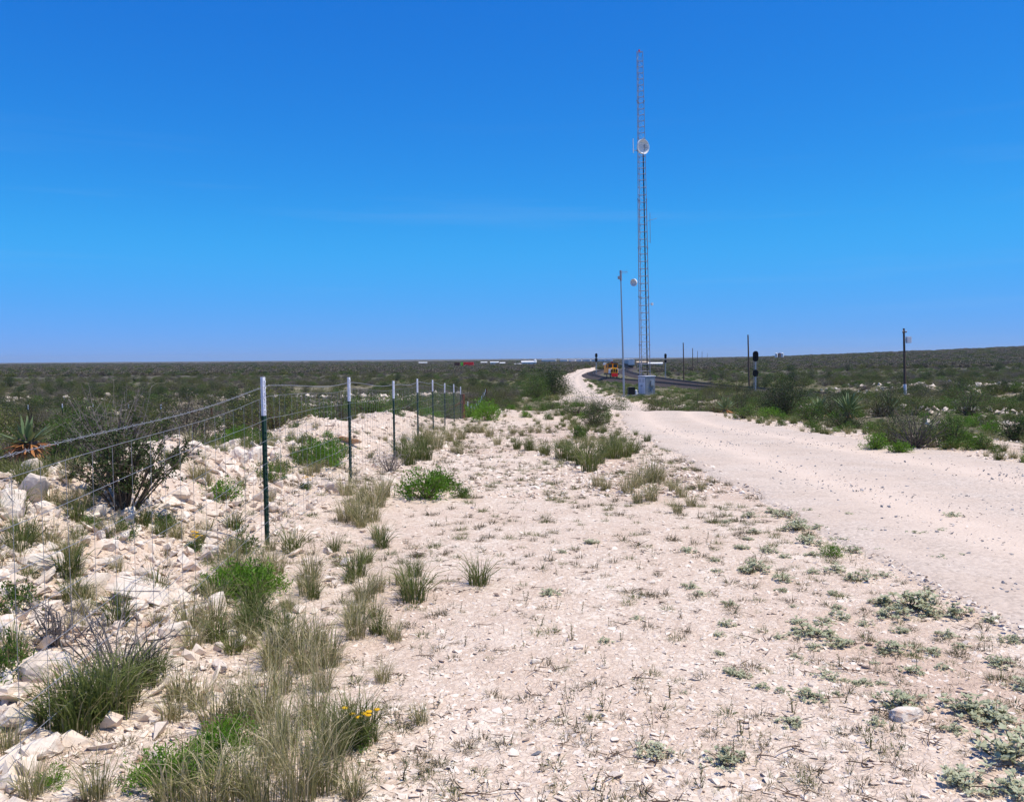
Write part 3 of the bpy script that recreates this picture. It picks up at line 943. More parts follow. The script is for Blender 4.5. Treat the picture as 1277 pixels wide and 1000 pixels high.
for (u, y, L, h, wl_, rf, lab) in [
        (604, 900, 6, 2.6, 'tan', 'hopperlight', 'tan roofed hut between the red container and white building'),
        (617, 880, 8, 2.6, 'white', 'white', 'white hut between the red container and white building'),
        (627, 880, 5, 2.2, 'hopperlight', 'white', 'smallest pale hut beside the white hut on the plain'),
        (528, 1000, 9, 2.4, 'hopperlight', 'white', 'lone pale hut on the plain far beyond the fence'),
        (817, 520, 8, 2.2, 'white', 'white', 'white low building past the train right of the tower'),
        (801, 500, 6, 3.2, 'tan', 'tan', 'tan building right behind the tower and train')]:
    shed(far(u, y), y, L, 5, h, .7, M[wl_], M[rf], lab, 0, 'hut', 2)
def container(u, y, L, mat, label):
    x = far(u, y); t = empty('shipping_container', (x, y, Hs(x, y) - .1), .0); tag(t, label, 'container', 'containers out on the plain')
    MB().box((0, 0, 1.9), (L, 3.0, 3.4), bevel=.05).build('body', mat, t)
    for k in range(int(L / .8)):
        MB().box((-L / 2 + .4 + k * .8, -1.53, 1.9), (.3, .08, 3.1)).build('corrugation', mat, t)
    MB().box((0, 0, .1), (L * .9, 2.6, .3)).build('skid', M['black'], t)
container(584.5, 560, 6.6, M['red'], 'bright red container standing out on the plain')
container(576.8, 560, 1.8, M['lime'], 'lime green container beside the bright red container')
container(570.5, 565, 3.4, M['rustwood'], 'dull rust brown container beside the lime green one')
for k, (u, mat) in enumerate(((968.3, 'white'), (972.0, 'rustwood'), (975.5, 'white'))):
    y = 950; x = far(u, y); z = Hs(x, y) - .3
    t = empty('storage_tank', (x, y, z))
    tag(t, ['white storage tank nearest the rail signal on the ridge', 'rust red storage tank between two white ones on the ridge', 'outer white storage tank of three on the ridge'][k], 'tank', 'storage tanks on the ridge')
    MB().lathe([(1.5, 0), (1.5, 6.2), (.1, 6.9)], 18).build('shell', M[mat], t)
    MB().box((0, -1.55, 3), (.5, .12, 5.8)).build('ladder', M['galv'], t)

# ------------------------------------------------------------------ fences
POSTS = [(-2.05, 3.2), (-2.18, 7.78), (-2.30, 12.5), (-2.29, 17.1), (-2.33, 21.8), (-2.36, 26.4), (-2.36, 31.0), (-2.33, 35.5), (-2.33, 40.0)]
def t_post_meshes():
    b = MB()
    b.box((0, 0, .45), (.040, .006, 1.5)); b.box((0, .017, .45), (.006, .028, 1.5))
    for k in range(20):
        b.box((0, -.009, .06 + k * .052), (.014, .013, .017))
    body = b.mesh('post_shaft', M['postgreen'])
    w = MB()
    w.box((0, 0, 1.37), (.041, .0075, .34)); w.box((0, .017, 1.37), (.0075, .029, .34))
    for k in range(6):
        w.box((0, -.009, 1.24 + k * .052), (.015, .013, .018))
    tip = w.mesh('white_tip', M['postwhite'])
    return body, tip
PB, PT = t_post_meshes()
fence = empty('wire_fence', (-2.3, 3.2, Hs(-2.3, 3.2)))
tag(fence, 'woven wire fence on green steel posts with white tips beside the track', 'fence')
bpy.context.view_layer.update()
finv = fence.matrix_world.inverted()
def fence_post(x, y, par, rz, inv):
    z = Hs(x, y) - .03
    p = link('post', PB, par); p.matrix_basis = inv @ (Matrix.Translation((x, y, z)) @ Matrix.Rotation(rz, 4, 'Z') @ Matrix.Rotation(random.uniform(-.012, .012), 4, 'Y'))
    q = link('white_tip', PT, p)
    return p
WIRES = [1.46, 1.375, 1.19, .99, .79, .60, .43, .28, .14]
tops = []
for i, (x, y) in enumerate(POSTS):
    fence_post(x, y, fence, math.radians(random.uniform(60, 80)), finv)
    tops.append(Vector((x, y, Hs(x, y) - .03 - (.13 if i == 0 else 0))))
POSTS2 = [(-2.36, 42.6)] + [(-2.36 - .03 * k, 47.2 + 4.5 * k) for k in range(11)]
fp = []
for i, (x, y) in enumerate(POSTS2):
    z = Hs(x, y) - .03
    if i > 0 and i < len(POSTS2) - 1:
        fence_post(x, y, fence, math.radians(70), finv)
    else:
        o = MB().tube((0, 0, -.2), (0, 0, 1.5), .085, .075, 12).build('corner_post', M['rustwood'], fence)
        o.matrix_basis = finv @ Matrix.Translation((x, y, z))
        o['label'] = 'thick brown wooden corner post'
    tops.append(Vector((x, y, z)))
o = MB().tube((-2.36, 42.5, Hs(-2.36, 42.5) + 1.1), (-4.3, 42.3, Hs(-4.3, 42.3) + .02), .055, n=10).build('brace', M['rustwood'], fence)
o.matrix_basis = finv
def wire_run(name, pts, r, parent, inv, mat, tri=3):
    P = np.array([tuple(p) for p in pts])
    T = np.gradient(P, axis=0); T /= np.linalg.norm(T, axis=1)[:, None]
    up = np.array([0, 0, 1.0]); S = np.cross(T, up); S /= np.linalg.norm(S, axis=1)[:, None]; U = np.cross(S, T)
    VV = np.stack([P + r * (math.cos(a) * S + math.sin(a) * U) for a in (np.arange(tri) * 2 * math.pi / tri)], 1).reshape(-1, 3)
    n = len(P); I = np.arange(n * tri).reshape(n, tri); A = I[:-1]; B = I[1:]
    F = np.stack([A, np.roll(A, -1, 1), np.roll(B, -1, 1), B], 2).reshape(-1, 4)
    o = link(name, poly_mesh(name, VV, F, [mat]), parent); o.matrix_basis = inv
    return o
def wire_line(h, sag):
    pts = []
    for a, b in zip(tops[:-1], tops[1:]):
        n = 10 if a.y < 42 else 4
        for k in range(n):
            t = k / n
            p = a.lerp(b, t); p = Vector((p.x + .035, p.y, p.z + h - sag * 4 * t * (1 - t) + .012 * math.sin(7 * t + h * 9)))
            pts.append(p)
    b = tops[-1]; pts.append(Vector((b.x + .035, b.y, b.z + h)))
    return pts
def wire_z(h, sag, y):
    for a, b in zip(tops[:-1], tops[1:]):
        if a.y <= y <= b.y:
            t = (y - a.y) / (b.y - a.y); p = a.lerp(b, t)
            return Vector((p.x + .035, p.y, p.z + h - sag * 4 * t * (1 - t) + .012 * math.sin(7 * t + h * 9)))
    return tops[-1] + Vector((.035, 0, h))
for h in WIRES:
    sag = .02 if h > 1.3 else .012
    if h == WIRES[0]:
        # two-strand barbed top wire
        base = np.array([tuple(p) for p in wire_line(h, sag)])
        s_ = np.concatenate([[0], np.cumsum(np.linalg.norm(np.diff(base, axis=0), axis=1))])
        d = np.arange(0, 39, .035)
        B3 = np.stack([np.interp(d, s_, base[:, k]) for k in range(3)], 1)
        for ph in (0, math.pi):
            C3 = B3.copy(); C3[:, 0] += .004 * np.cos(d * 45 + ph); C3[:, 2] += .004 * np.sin(d * 45 + ph)
            wire_run('barbed_strand', C3, .0014, fence, finv, M['wire'])
        bb = MB()
        for k in np.arange(.1, 30, .125):
            c = Vector([float(np.interp(k, s_, base[:, q])) for q in range(3)])
            bb.tube(c + Vector((-.008, .004, -.009)), c + Vector((.008, -.004, .009)), .0013, n=3)
            bb.tube(c + Vector((.008, .004, -.009)), c + Vector((-.008, -.004, .009)), .0013, n=3)
        o = bb.build('barb_row', M['wire'], fence); o.matrix_basis = finv; o['kind'] = 'stuff'
    else:
        wire_run('line_wire', wire_line(h, sag), .0016 if h > 1.3 else .0016, fence, finv, M['wire'])
y = 3.3
while y < 42:
    a = wire_z(WIRES[1], .02, y); b = wire_z(WIRES[-1], .012, y)
    o = bar('stay_wire', finv @ b, finv @ (a + Vector((random.uniform(-.01, .01), random.uniform(-.012, .012), 0))), .0013, M['wire'], fence, 4)
    y += .243
# a second fence crossing the scrub
f2 = empty('scrub_fence', (-37, 66, Hs(-37, 66)))
tag(f2, 'distant fence of white tipped posts crossing the scrub beyond the rubble', 'fence')
bpy.context.view_layer.update()
f2inv = f2.matrix_world.inverted()
tp2 = []
for (u, y) in ((-20, 66.5), (34, 66.5), (77, 66), (115, 65.5), (160, 64), (200, 63), (238, 62), (263, 61.5), (300, 60)):
    x = far(u, y)
    tp2.append(Vector((x, y, Hs(x, y))))
    if u in (238, 263):
        o = MB().tube((0, 0, -.1), (0, 0, 1.3), .07, .06, 8).build('post', M['rustwood'], f2); o.matrix_basis = f2inv @ Matrix.Translation(tp2[-1])
    else:
        p = fence_post(x, y, f2, .4, f2inv); p.scale = (1.9, 1.9, 1.0)
for h in (1.35, 1.1, .8, .5):
    wire_run('line_wire', [p + Vector((0, 0, h)) for p in tp2], .004, f2, f2inv, M['wire'])

# ------------------------------------------------------------------ where a thing lies, in words
ORD = ['first', 'second', 'third', 'fourth', 'fifth', 'sixth', 'seventh', 'eighth', 'ninth']
LAND = []                       # findable things that others are described by: x, y, words
def fit(adj, rest):
    t = adj + ' ' + rest
    return t if len(t.split()) <= 16 else rest
def landmark(x, y, words): LAND.append((x, y, words))
for k_, (x_, y_) in enumerate(POSTS):
    if k_: landmark(x_, y_, 'the %s post from the corner post' % ORD[8 - k_])
landmark(*POSTS2[0], 'the wooden corner post')
landmark(TX, TY, 'the radio tower'); landmark(46.0, 103, 'the pole with the white box'); landmark(31.2, 113, 'the two headed signal')
landmark(40.4, 150, 'the bare leaning pole'); landmark(24, 214, 'the orange machine'); landmark(12.6, 99, 'the slim antenna pole')
landmark(39.7, 228, 'the slim signal mast'); landmark(26.8, 280, 'the signal behind the orange machine')
landmark(-37, 66.3, 'the white tipped far fence'); landmark(-22, 61.5, 'the rusty posts of the far fence')
def place_words(x, y):
    rx = float(road_x(y))
    rd = abs(x - rx) - float(road_w(y))
    best = min(LAND, key=lambda l: math.hypot(l[0] - x, (l[1] - y) * .8))
    d = math.hypot(best[0] - x, best[1] - y)
    if d > 3 + .35 * y:
        if x < 0: return 'on the open plain beyond the fence'
        return 'on the rise beyond the railway poles' if x > 40 else 'between the road and the railway'
    if rd < 0 and y < 60: return 'on the gravel road near ' + best[2]
    if d < .45 + .02 * y: return 'close beside ' + best[2]
    right = x > best[0]
    if x < rx: side = 'road' if right else 'fence'
    else: side = 'far' if right else 'road'
    if x < -2.6: side = 'fence' if right else 'plain'
    return 'on the %s side of %s' % (side, best[2])

# ------------------------------------------------------------------ rocks
def hull_arrays(seed, n, sq=(1, .8, .55), jag=.25):
    r = np.random.default_rng(seed)
    p = r.uniform(-1, 1, size=(n, 3)); p /= np.abs(p).max(1)[:, None]      # points on a block, knocked about
    p *= (1 - jag * r.random((n, 3)))
    p = p @ np.array(Matrix.Rotation(r.random() * 6, 3, r.normal(size=3).tolist()))
    p *= np.array(sq) * .5 / .95
    bm = bmesh.new()
    vs = [bm.verts.new(q) for q in p]
    res = bmesh.ops.convex_hull(bm, input=vs)
    bmesh.ops.delete(bm, geom=[v for v in bm.verts if not v.link_faces], context='VERTS')
    bmesh.ops.triangulate(bm, faces=bm.faces[:])
    bm.verts.index_update()
    V = np.array([v.co[:] for v in bm.verts]); F = np.array([[v.index for v in f.verts] for f in bm.faces])
    bm.free()
    return V, F
GRAVEL = [hull_arrays(100 + k, 8, (1, .75, .42 + .2 * (k % 3))) for k in range(12)]
ROCKS = [hull_arrays(200 + k, 17, (1, .55 + .12 * (k % 4), .38 + .1 * (k % 3))) for k in range(14)]

def merged_stones(name, x, y, size, mat, variants, sink=.25, label='', cat='gravel', flat=1.0):
    n = len(x)
    z = H(x, y)
    rd = np.abs(x - road_x(y)) - road_w(y)
    z = z + np.where(rd < 0, .03, 0)
    Vs, Fs, off = [], [], 0
    which = rng.integers(0, len(variants), n)
    az = rng.random(n) * 2 * np.pi; tx = rng.normal(size=n) * .28; ty = rng.normal(size=n) * .28
    for k, (V0, F0) in enumerate(variants):
        s = np.nonzero(which == k)[0]
        if not len(s): continue
        a, b, c = az[s], tx[s], ty[s]
        ca, sa = np.cos(a), np.sin(a)
        sc = size[s][:, None]
        v = V0[None] * sc[:, :, None] * np.array([1, 1, flat]) * (1 + .35 * (rng.random((len(s), 1, 3)) - .5))
        xx = v[:, :, 0] * ca[:, None] - v[:, :, 1] * sa[:, None]
        yy = v[:, :, 0] * sa[:, None] + v[:, :, 1] * ca[:, None]
        zz = v[:, :, 2] + b[:, None] * xx + c[:, None] * yy
        W = np.stack([xx + x[s][:, None], yy + y[s][:, None], zz + z[s][:, None] + size[s][:, None] * (.22 * flat - sink * .4)], 2)
        nv = len(V0)
        Vs.append(W.reshape(-1, 3))
        Fs.append((F0[None] + (np.arange(len(s)) * nv)[:, None, None]).reshape(-1, 3) + off)
        off += len(s) * nv
    o = link(name, poly_mesh(name, np.concatenate(Vs), np.concatenate(Fs), [mat]))
    tag(o, label, cat, kind='stuff')
    return o

def view_sample(n, y0, y1, power=2.0, margin=1.2):
    """random ground points, denser close by, over the wedge the photograph shows and a margin beside it"""
    u = rng.random(n)
    if abs(power - 1) < 1e-3: yy = y0 * (y1 / y0) ** u
    else:
        e = power - 1
        yy = (y0 ** -e + u * (y1 ** -e - y0 ** -e)) ** (-1 / e)
    half = .60 * yy * margin + .6
    return (rng.random(n) * 2 - 1) * half, yy

def rubble_mask(x, y):
    c = -4.25 + .5 * np.sin(y * .31)
    near = smooth(2.0, 5.0, y) * (1 - smooth(36, 42, y))
    return np.clip(near * np.exp(-((x - c) / 1.45) ** 2) + 2.2 * bumps(x, y, PILES), 0, 1)

# small gravel over the whole bare strip and the road margins
x, y = view_sample(52000, 2.7, 14, 1.35)
rd = np.abs(x - road_x(y)) - road_w(y)
keep = (x > -7) & (rd > -.15) & (rng.random(len(x)) < .30 + .8 * fbm(x * .8, y * .8, 91))
x, y = x[keep], y[keep]
size = .014 + .036 * rng.random(len(x)) ** 2.4 + .028 * (rng.random(len(x)) < .07)
merged_stones('gravel', x, y, size, M['pebble'], GRAVEL, .3, 'pale limestone gravel strewn over the bare strip by the fence', flat=.40)
x, y = view_sample(46000, 11, 42, 1.2)
rd = np.abs(x - road_x(y)) - road_w(y)
keep = (x > -9) & (x < 11) & (rd > -.1) & (rng.random(len(x)) < .25 + .8 * fbm(x * .5, y * .5, 93))
x, y = x[keep], y[keep]
merged_stones('gravel', x, y,   .028 + .085 * rng.random(len(x)) ** 2.2, M['pebble'], GRAVEL, .2, 'pale limestone gravel farther along the fence line', flat=.6)
# crushed stone on the road, grey stones mixed in
n = 15000
y = 3.5 * (34 / 3.5) ** rng.random(n); x = road_x(y) + (rng.random(n) * 2 - 1) * (road_w(y) + .3)
rt_ = np.abs(np.abs((x - road_x(y)) / road_w(y)) - .42)
k = rng.random(n) < .22 + 1.3 * np.clip(rt_ - .08, 0, .6)
x, y = x[k], y[k]
merged_stones('gravel', x, y, .014 + .026 * rng.random(len(x)) ** 2, M['pebble'], GRAVEL, .3, 'pale crushed stone on the gravel road', flat=.42)
n = 9000
y = 4.2 * (30 / 4.2) ** rng.random(n); x = road_x(y) + (rng.random(n) * 1.7 - .85) * road_w(y)
k = (rng.random(n) < .14 + .9 * smooth(.50, .72, fbm(x * .7, y * .5, 97)))
x, y = x[k], y[k]
merged_stones('ballast_stones', x, y, .013 + .034 * rng.random(len(x)) ** 2.4, M['rock_gr'], GRAVEL, .2, 'grey ballast stones scattered on the gravel road', flat=.7)
# rubble of the bank
x, y = view_sample(60000, 2.6, 42, 1.25)
k = (rng.random(len(x)) < rubble_mask(x, y) * .95) & (x < -1.2)
x, y = x[k], y[k]
merged_stones('rubble', x, y, .035 + .11 * rng.random(len(x)) ** 2.6, M['rock'], GRAVEL, .3, 'broken limestone rubble heaped behind the wire fence', 'rubble')
# pale outcrops in the scrub
cx = np.concatenate([rng.uniform(-70, -8, 120), rng.uniform(11, 80, 150)]); cy = np.concatenate([10 + 110 * rng.random(120) ** .9, 14 + 120 * rng.random(150)])
k = np.abs(cx) < cy * .66 + 2
cx, cy = cx[k], cy[k]
px = (cx[:, None] + rng.normal(size=(len(cx), 30)) * (.5 + .022 * cy)[:, None]).ravel(); py = (cy[:, None] + rng.normal(size=(len(cx), 30)) * (.3 + .010 * cy)[:, None]).ravel()
dr = np.minimum(poly_dist(px, py, SIDING), poly_dist(px, py, MAIN)); rd = np.abs(px - road_x(py)) - road_w(py)
k = (dr > 7) & (rd > 1) & (py > 5) & ~((px > 2) & (px < 34) & (py > 60))
px, py = px[k], py[k]
merged_stones('outcrop_stones', px, py, (.10 + .35 * rng.random(len(px)) ** 2) * np.interp(py, [5, 40, 130], [.7, 1.2, 2.6]), M['rock'], GRAVEL, .2, 'pale limestone outcrops showing between the scrub bushes', 'rubble')

def worn(V0, F0, seed, mat, off=.045):
    """knock the edges off a hull and roughen its faces"""
    r = np.random.default_rng(seed)
    bm = bmesh.new(); vs = [bm.verts.new(v) for v in V0]
    for f in F0: bm.faces.new([vs[i] for i in f])
    bmesh.ops.dissolve_limit(bm, angle_limit=.2, verts=bm.verts[:], edges=bm.edges[:])
    bmesh.ops.bevel(bm, geom=bm.edges[:], offset=off, segments=1, affect='EDGES', clamp_overlap=True)
    bmesh.ops.triangulate(bm, faces=bm.faces[:])
    bmesh.ops.subdivide_edges(bm, edges=[e for e in bm.edges if e.calc_length() > .22], cuts=1)
    bmesh.ops.triangulate(bm, faces=bm.faces[:])
    for v in bm.verts: v.co += Vector(r.normal(size=3).tolist()) * .013
    bm.verts.index_update()
    V = np.array([v.co[:] for v in bm.verts]); F = np.array([[v.index for v in f.verts] for f in bm.faces]); bm.free()
    return poly_mesh('rock', V, F, [mat])
def rock_mesh(k, mat):
    V0, F0 = ROCKS[k]
    return worn(V0, F0, 900 + k, mat)
RM = [rock_mesh(k, M['rock']) for k in range(len(ROCKS))]
def slab_arrays(seed):
    """a broken tabular piece: an irregular prism with a tilted, chipped top"""
    r = np.random.default_rng(seed)
    n = 7
    a = (np.arange(n) + r.uniform(-.38, .38, n)) * 2 * np.pi / n
    rad = r.uniform(.72, 1.1, n); tilt = r.normal(size=2) * .25
    pts = []
    for k in range(n):
        x_, y_ = np.cos(a[k]) * rad[k], np.sin(a[k]) * rad[k] * .95
        f = r.uniform(.66, .98)
        pts.append(np.array([x_ * r.uniform(.8, 1), y_ * r.uniform(.8, 1), -1.0]))
        pts.append(np.array([x_, y_, r.uniform(-.5, .3)]))
        pts.append(np.array([x_ * f, y_ * f, .8 + tilt[0] * x_ + tilt[1] * y_ + r.normal() * .16]))
    bm = bmesh.new(); vs = [bm.verts.new(np.array(p) * .5) for p in pts]
    bmesh.ops.convex_hull(bm, input=vs)
    bmesh.ops.delete(bm, geom=[v for v in bm.verts if not v.link_faces], context='VERTS')
    bmesh.ops.triangulate(bm, faces=bm.faces[:]); bm.verts.index_update()
    V = np.array([v.co[:] for v in bm.verts]); F = np.array([[v.index for v in f.verts] for f in bm.faces]); bm.free()
    return V, F
SL = [worn(*slab_arrays(250 + k), 950 + k, M['rock'], .06) for k in range(5)]
RMO = [rock_mesh(k, M['rock_or']) for k in range(4)]
RMG = [rock_mesh(k, M['rock_gr']) for k in range(6)]
def put_rock(x, y, sz, label, me=None, rot=None, lift=.0, group='limestone rocks', cat='rock', name='rock'):
    o = link(name, me or RM[rng.integers(len(RM))])
    o.scale = sz
    o.rotation_euler = rot if rot is not None else (rng.normal() * .22, rng.normal() * .22, rng.random() * 6.28)
    o.location = (x, y, Hs(x, y) + sz[2] * .17 + lift)
    tag(o, label, cat, group)
    return o
# rocks one can name: photo point, size, label
HERO = [
    ((188, 752), (.46, .30, .30), 'largest whitish limestone boulder with a brown broken underside', 3, None, (.25, .38, .5)),
    ((42, 626), (.27, .15, .36), 'upright pale slab leaning on the rubble below the yucca', 3, None, (.30, .38, .3)),
    ((12, 640), (.30, .26, .26), 'rounded white rock beside the upright pale slab', 7, None, None),
    ((50, 705), (.40, .27, .12), 'broad flat pale slab lying at the rubble foot', 2, None, (0, .08, .2)),
    ((40, 840), (.31, .24, .20), 'cream boulder half hidden behind the dead twiggy shrub', 6, None, None),
    ((215, 800), (.24, .14, .18), 'pale wedge of rock by the green grass clump', 4, None, None),
    ((255, 672), (.30, .20, .16), 'rounded grey rock behind the yellow flowers', 7, None, None),
    ((432, 552), (.52, .42, .34), 'orange brown boulder on the rubble behind the green forb', 1, 'o', (.0, .1, .3)),
    ((300, 575), (.28, .24, .26), 'peach coloured block on the crest of the rubble bank', 9, None, None),
    ((318, 573), (.26, .24, .28), 'cream block on the crest beside the peach coloured one', 10, None, None),
    ((343, 575), (.24, .22, .22), 'buff block on the crest just past the tallest post', 11, None, None),
    ((490, 606), (.42, .28, .26), 'pointed buff rock by the grass at the second tallest post', 8, None, (.2, .3, .8)),
    ((520, 612), (.38, .24, .18), 'low pale rock beside the pointed buff rock', 2, None, None),
    ((1127, 897), (.19, .12, .095), 'flat pale slab like a brick among silvery plants', 4, None, (0, .03, .05)),
    ((146, 886), (.16, .06, .05), 'small curved bone white stone below the green grass', 5, None, (0, .2, -.6)),
    ((275, 835), (.18, .14, .10), 'smooth pale stone beside the tall dry grass', 4, None, None),
    ((300, 950), (.16, .13, .08), 'pale stone between the bright forb and tall grass', 6, None, None),
    ((560, 800), (.05, .04, .02), 'thin dark edged stone chip on the bare gravel', 3, None, None),
    ((305, 540), (.62, .6, .50), 'pale rocky lump standing behind the rubble bank', 12, None, None),
    ((28, 672), (.12, .10, .09), 'rust brown stone in the rubble below the upright slab', 1, 'o', None),
    ((1265, 745), (.07, .055, .04), 'blue grey stone beside the rusty one on the road margin', 2, 'g', None),
    ((1262, 728), (.06, .05, .04), 'small rusty stone on the road margin', 1, 'o', None),
    ((1175, 735), (.07, .05, .04), 'flat bluish stone alone on the road margin', 3, 'g', None),
    ((668, 946), (.05, .03, .03), 'violet grey stone at the foot of a dry tuft', 4, 'g', None),
]
HERO_XY = []
for (uv, sz, lab, k, var, rot) in HERO:
    x, y = ground_at(*uv)
    me = RMO[k % 4] if var == 'o' else RMG[k % 6] if var == 'g' else SL[k % 5] if any(w in lab for w in ('slab', 'block', 'wedge')) else RM[k % len(RM)]
    put_rock(x, y, sz, lab, me, rot)
    HERO_XY.append((x, y))
for k_, w_ in ((0, 'the largest whitish boulder'), (1, 'the upright pale slab'), (3, 'the broad flat pale slab'), (4, 'the cream boulder'), (6, 'the rounded grey rock'), (7, 'the orange brown boulder'),
               (8, 'the peach coloured block'), (11, 'the pointed buff rock'), (13, 'the brick like pale slab'), (14, 'the curved bone white stone'), (17, 'the thin dark stone chip'),
               (18, 'the pale rocky lump'), (21, 'the small rusty stone'), (22, 'the flat bluish stone'), (23, 'the violet grey stone')):
    landmark(*HERO_XY[k_], w_)
for uv_, w_ in (((1035, 694), 'the single bright road margin forb'), ((532, 622), 'the rounded bright forb'), ((300, 745), 'the bright forb under the tallest post'), ((345, 965), 'the tall pale grass clump'),
                ((448, 935), 'the yellow flowers at the gravel edge'), ((735, 585), 'the green grass band'), ((812, 610), 'the olive straw grass clump'), ((740, 533), 'the dark bush on the mound'),
                ((905, 955), 'the silvery plant on bare soil'), ((976, 504), 'the round dark bush'), ((1140, 560), 'the wide dark verge shrub'), ((1208, 518), 'the yellow green bush'), ((510, 735), 'the last spiky tufts on gravel')):
    landmark(*ground_at(*uv_), w_)
for x_, y_, w_ in ((-3.35, 7.55, 'the open dark shrub'), (-5.3, 9.6, 'the rust skirted yucca'), (-8.9, 34, 'the pale yucca'), (12.6, 33, 'the broad spiky yucca'), (far(688, 106), 106, 'the tall dark bush'),
                   (far(165, 30), 30, 'the tall yellowish bush'), (far(895, 42), 42, 'the olive bush at the road end')):
    landmark(x_, y_, w_)
# the biggest of the rubble, one by one
cand = []
x, y = view_sample(4000, 3.0, 34, 1.2)
k = (rng.random(len(x)) < rubble_mask(x, y) * .9) & (np.abs(x) < y * .60 + .1) & (x < -1.9)
x, y = x[k], y[k]
sz = .085 + .17 * rng.random(len(x)) ** 2.2
order = np.argsort(-(sz / y))[:210]
for i in order:
    s = sz[i]; w = 'big' if s > .19 else 'medium' if s > .13 else 'small'
    put_rock(x[i], y[i], (s, s * rng.uniform(.7, 1), s * rng.uniform(.6, 1.05)), fit(w, 'angular pale limestone rock ' + place_words(x[i], y[i])), SL[rng.integers(5)] if rng.random() < .25 else None)
# loose flat stones on the gravel strip
x, y = view_sample(900, 3.3, 16, 1.3)
rd = np.abs(x - road_x(y)) - road_w(y)
k = (x > -2.2) & (rd > .1) & (x < 3.2)
x, y = x[k][:60], y[k][:60]
for a, b in zip(x, y):
    s = rng.uniform(.04, .10)
    put_rock(a, b, (s, s * rng.uniform(.6, .9), s * rng.uniform(.16, .34)), 'loose flat pale stone ' + place_words(a, b), rot=(rng.normal() * .08, rng.normal() * .08, rng.random() * 6.28), me=SL[rng.integers(5)])

# ------------------------------------------------------------------ plants
def leaf_quads(C, D, Nn, L, W):
    """rhombic leaves: centres C, long axis D, normals Nn"""
    S = np.cross(D, Nn); S /= np.maximum(np.linalg.norm(S, axis=1), 1e-6)[:, None]
    L = np.asarray(L)[:, None]; W = np.asarray(W)[:, None]
    a = C - D * L * .5; b = C + S * W * .5 - D * L * .05; c = C + D * L * .5; d = C - S * W * .5 - D * L * .05
    V = np.stack([a, b, c, d], 1).reshape(-1, 3)
    return V, np.arange(len(V)).reshape(-1, 4)
def unit(a): return a / np.maximum(np.linalg.norm(a, axis=-1, keepdims=True), 1e-9)

def twig_quads(A, B, r0, r1, bend, r):
    """three sided tapering twigs from A to B in three segments"""
    n = len(A)
    mid1 = A + (B - A) * .33 + bend * .6; mid2 = A + (B - A) * .66 + bend * .8
    rings = []
    D = unit(B - A); S = unit(np.cross(D, r.normal(size=(n, 3)))); U = np.cross(D, S)
    r0 = np.broadcast_to(np.asarray(r0, float), (n,))[:, None]; r1 = np.broadcast_to(np.asarray(r1, float), (n,))[:, None]
    for t, P in ((0, A), (.33, mid1), (.66, mid2), (1, B)):
        rr = r0 * (1 - t) + r1 * t
        rings.append(np.stack([P + rr * (math.cos(q) * S + math.sin(q) * U) for q in (0, 2.094, 4.189)], 1))
    V = np.stack(rings, 1).reshape(-1, 3)                     # n,4,3,3
    base = (np.arange(n) * 12)[:, None, None]
    q = []
    for s in range(3):
        for k in range(3):
            q.append((s * 3 + k, s * 3 + (k + 1) % 3, s * 3 + 3 + (k + 1) % 3, s * 3 + 3 + k))
    F = (base + np.array(q)[None]).reshape(-1, 4)
    return V, F

def bush_parts(seed, rad, hgt, nclump, per, leafL, leafW, low=.12, spread=.16, up=.3, twr=.008, openness=.0, flat=1.0):
    r = np.random.default_rng(seed)
    d = unit(r.normal(size=(nclump, 3))); d[:, 2] = np.abs(d[:, 2])
    rr = r.random(nclump) ** .42
    lob = .72 + .55 * np.array([vnoise(np.array([q[0] * 1.7 + 5]), np.array([q[1] * 1.7 + q[2] * 2.1]), seed)[0] for q in d])
    C = d * (rr * lob)[:, None] * np.array([rad, rad, hgt * (1 - low)]) + np.array([0, 0, hgt * low])
    n = nclump * per
    k = np.repeat(np.arange(nclump), per)
    csize = spread * (rad + hgt) / 2 * r.uniform(.6, 1.4, nclump)
    P = C[k] + r.normal(size=(n, 3)) * csize[k][:, None] * np.array([1, 1, .8])
    P[:, 2] = np.maximum(P[:, 2], .015)
    D = unit(r.normal(size=(n, 3)) * .8 + unit(P - np.array([0, 0, hgt * .2])) * .6 + np.array([0, 0, up]))
    Nn = unit(r.normal(size=(n, 3)) + np.array([0, 0, .5]))
    L = leafL * r.uniform(.6, 1.35, n); W = leafW * r.uniform(.6, 1.35, n)
    LV, LF = leaf_quads(P, D, Nn, L, W)
    A = r.normal(size=(nclump, 3)) * np.array([rad * .08, rad * .08, 0]); A[:, 2] = -.02
    bend = r.normal(size=(nclump, 3)) * rad * .06
    TV, TF = twig_quads(A, C + r.normal(size=C.shape) * .02, twr, twr * .35, bend, r)
    return (LV, LF), (TV, TF)
def bush_mesh(name, leaf, bark, *a, **k):
    (LV, LF), (TV, TF) = bush_parts(*a, **k)
    V = np.concatenate([LV, TV]); F = np.concatenate([LF, TF + len(LV)])
    return poly_mesh(name, V, F, [leaf, bark], np.concatenate([np.zeros(len(LF)), np.ones(len(TF))]))

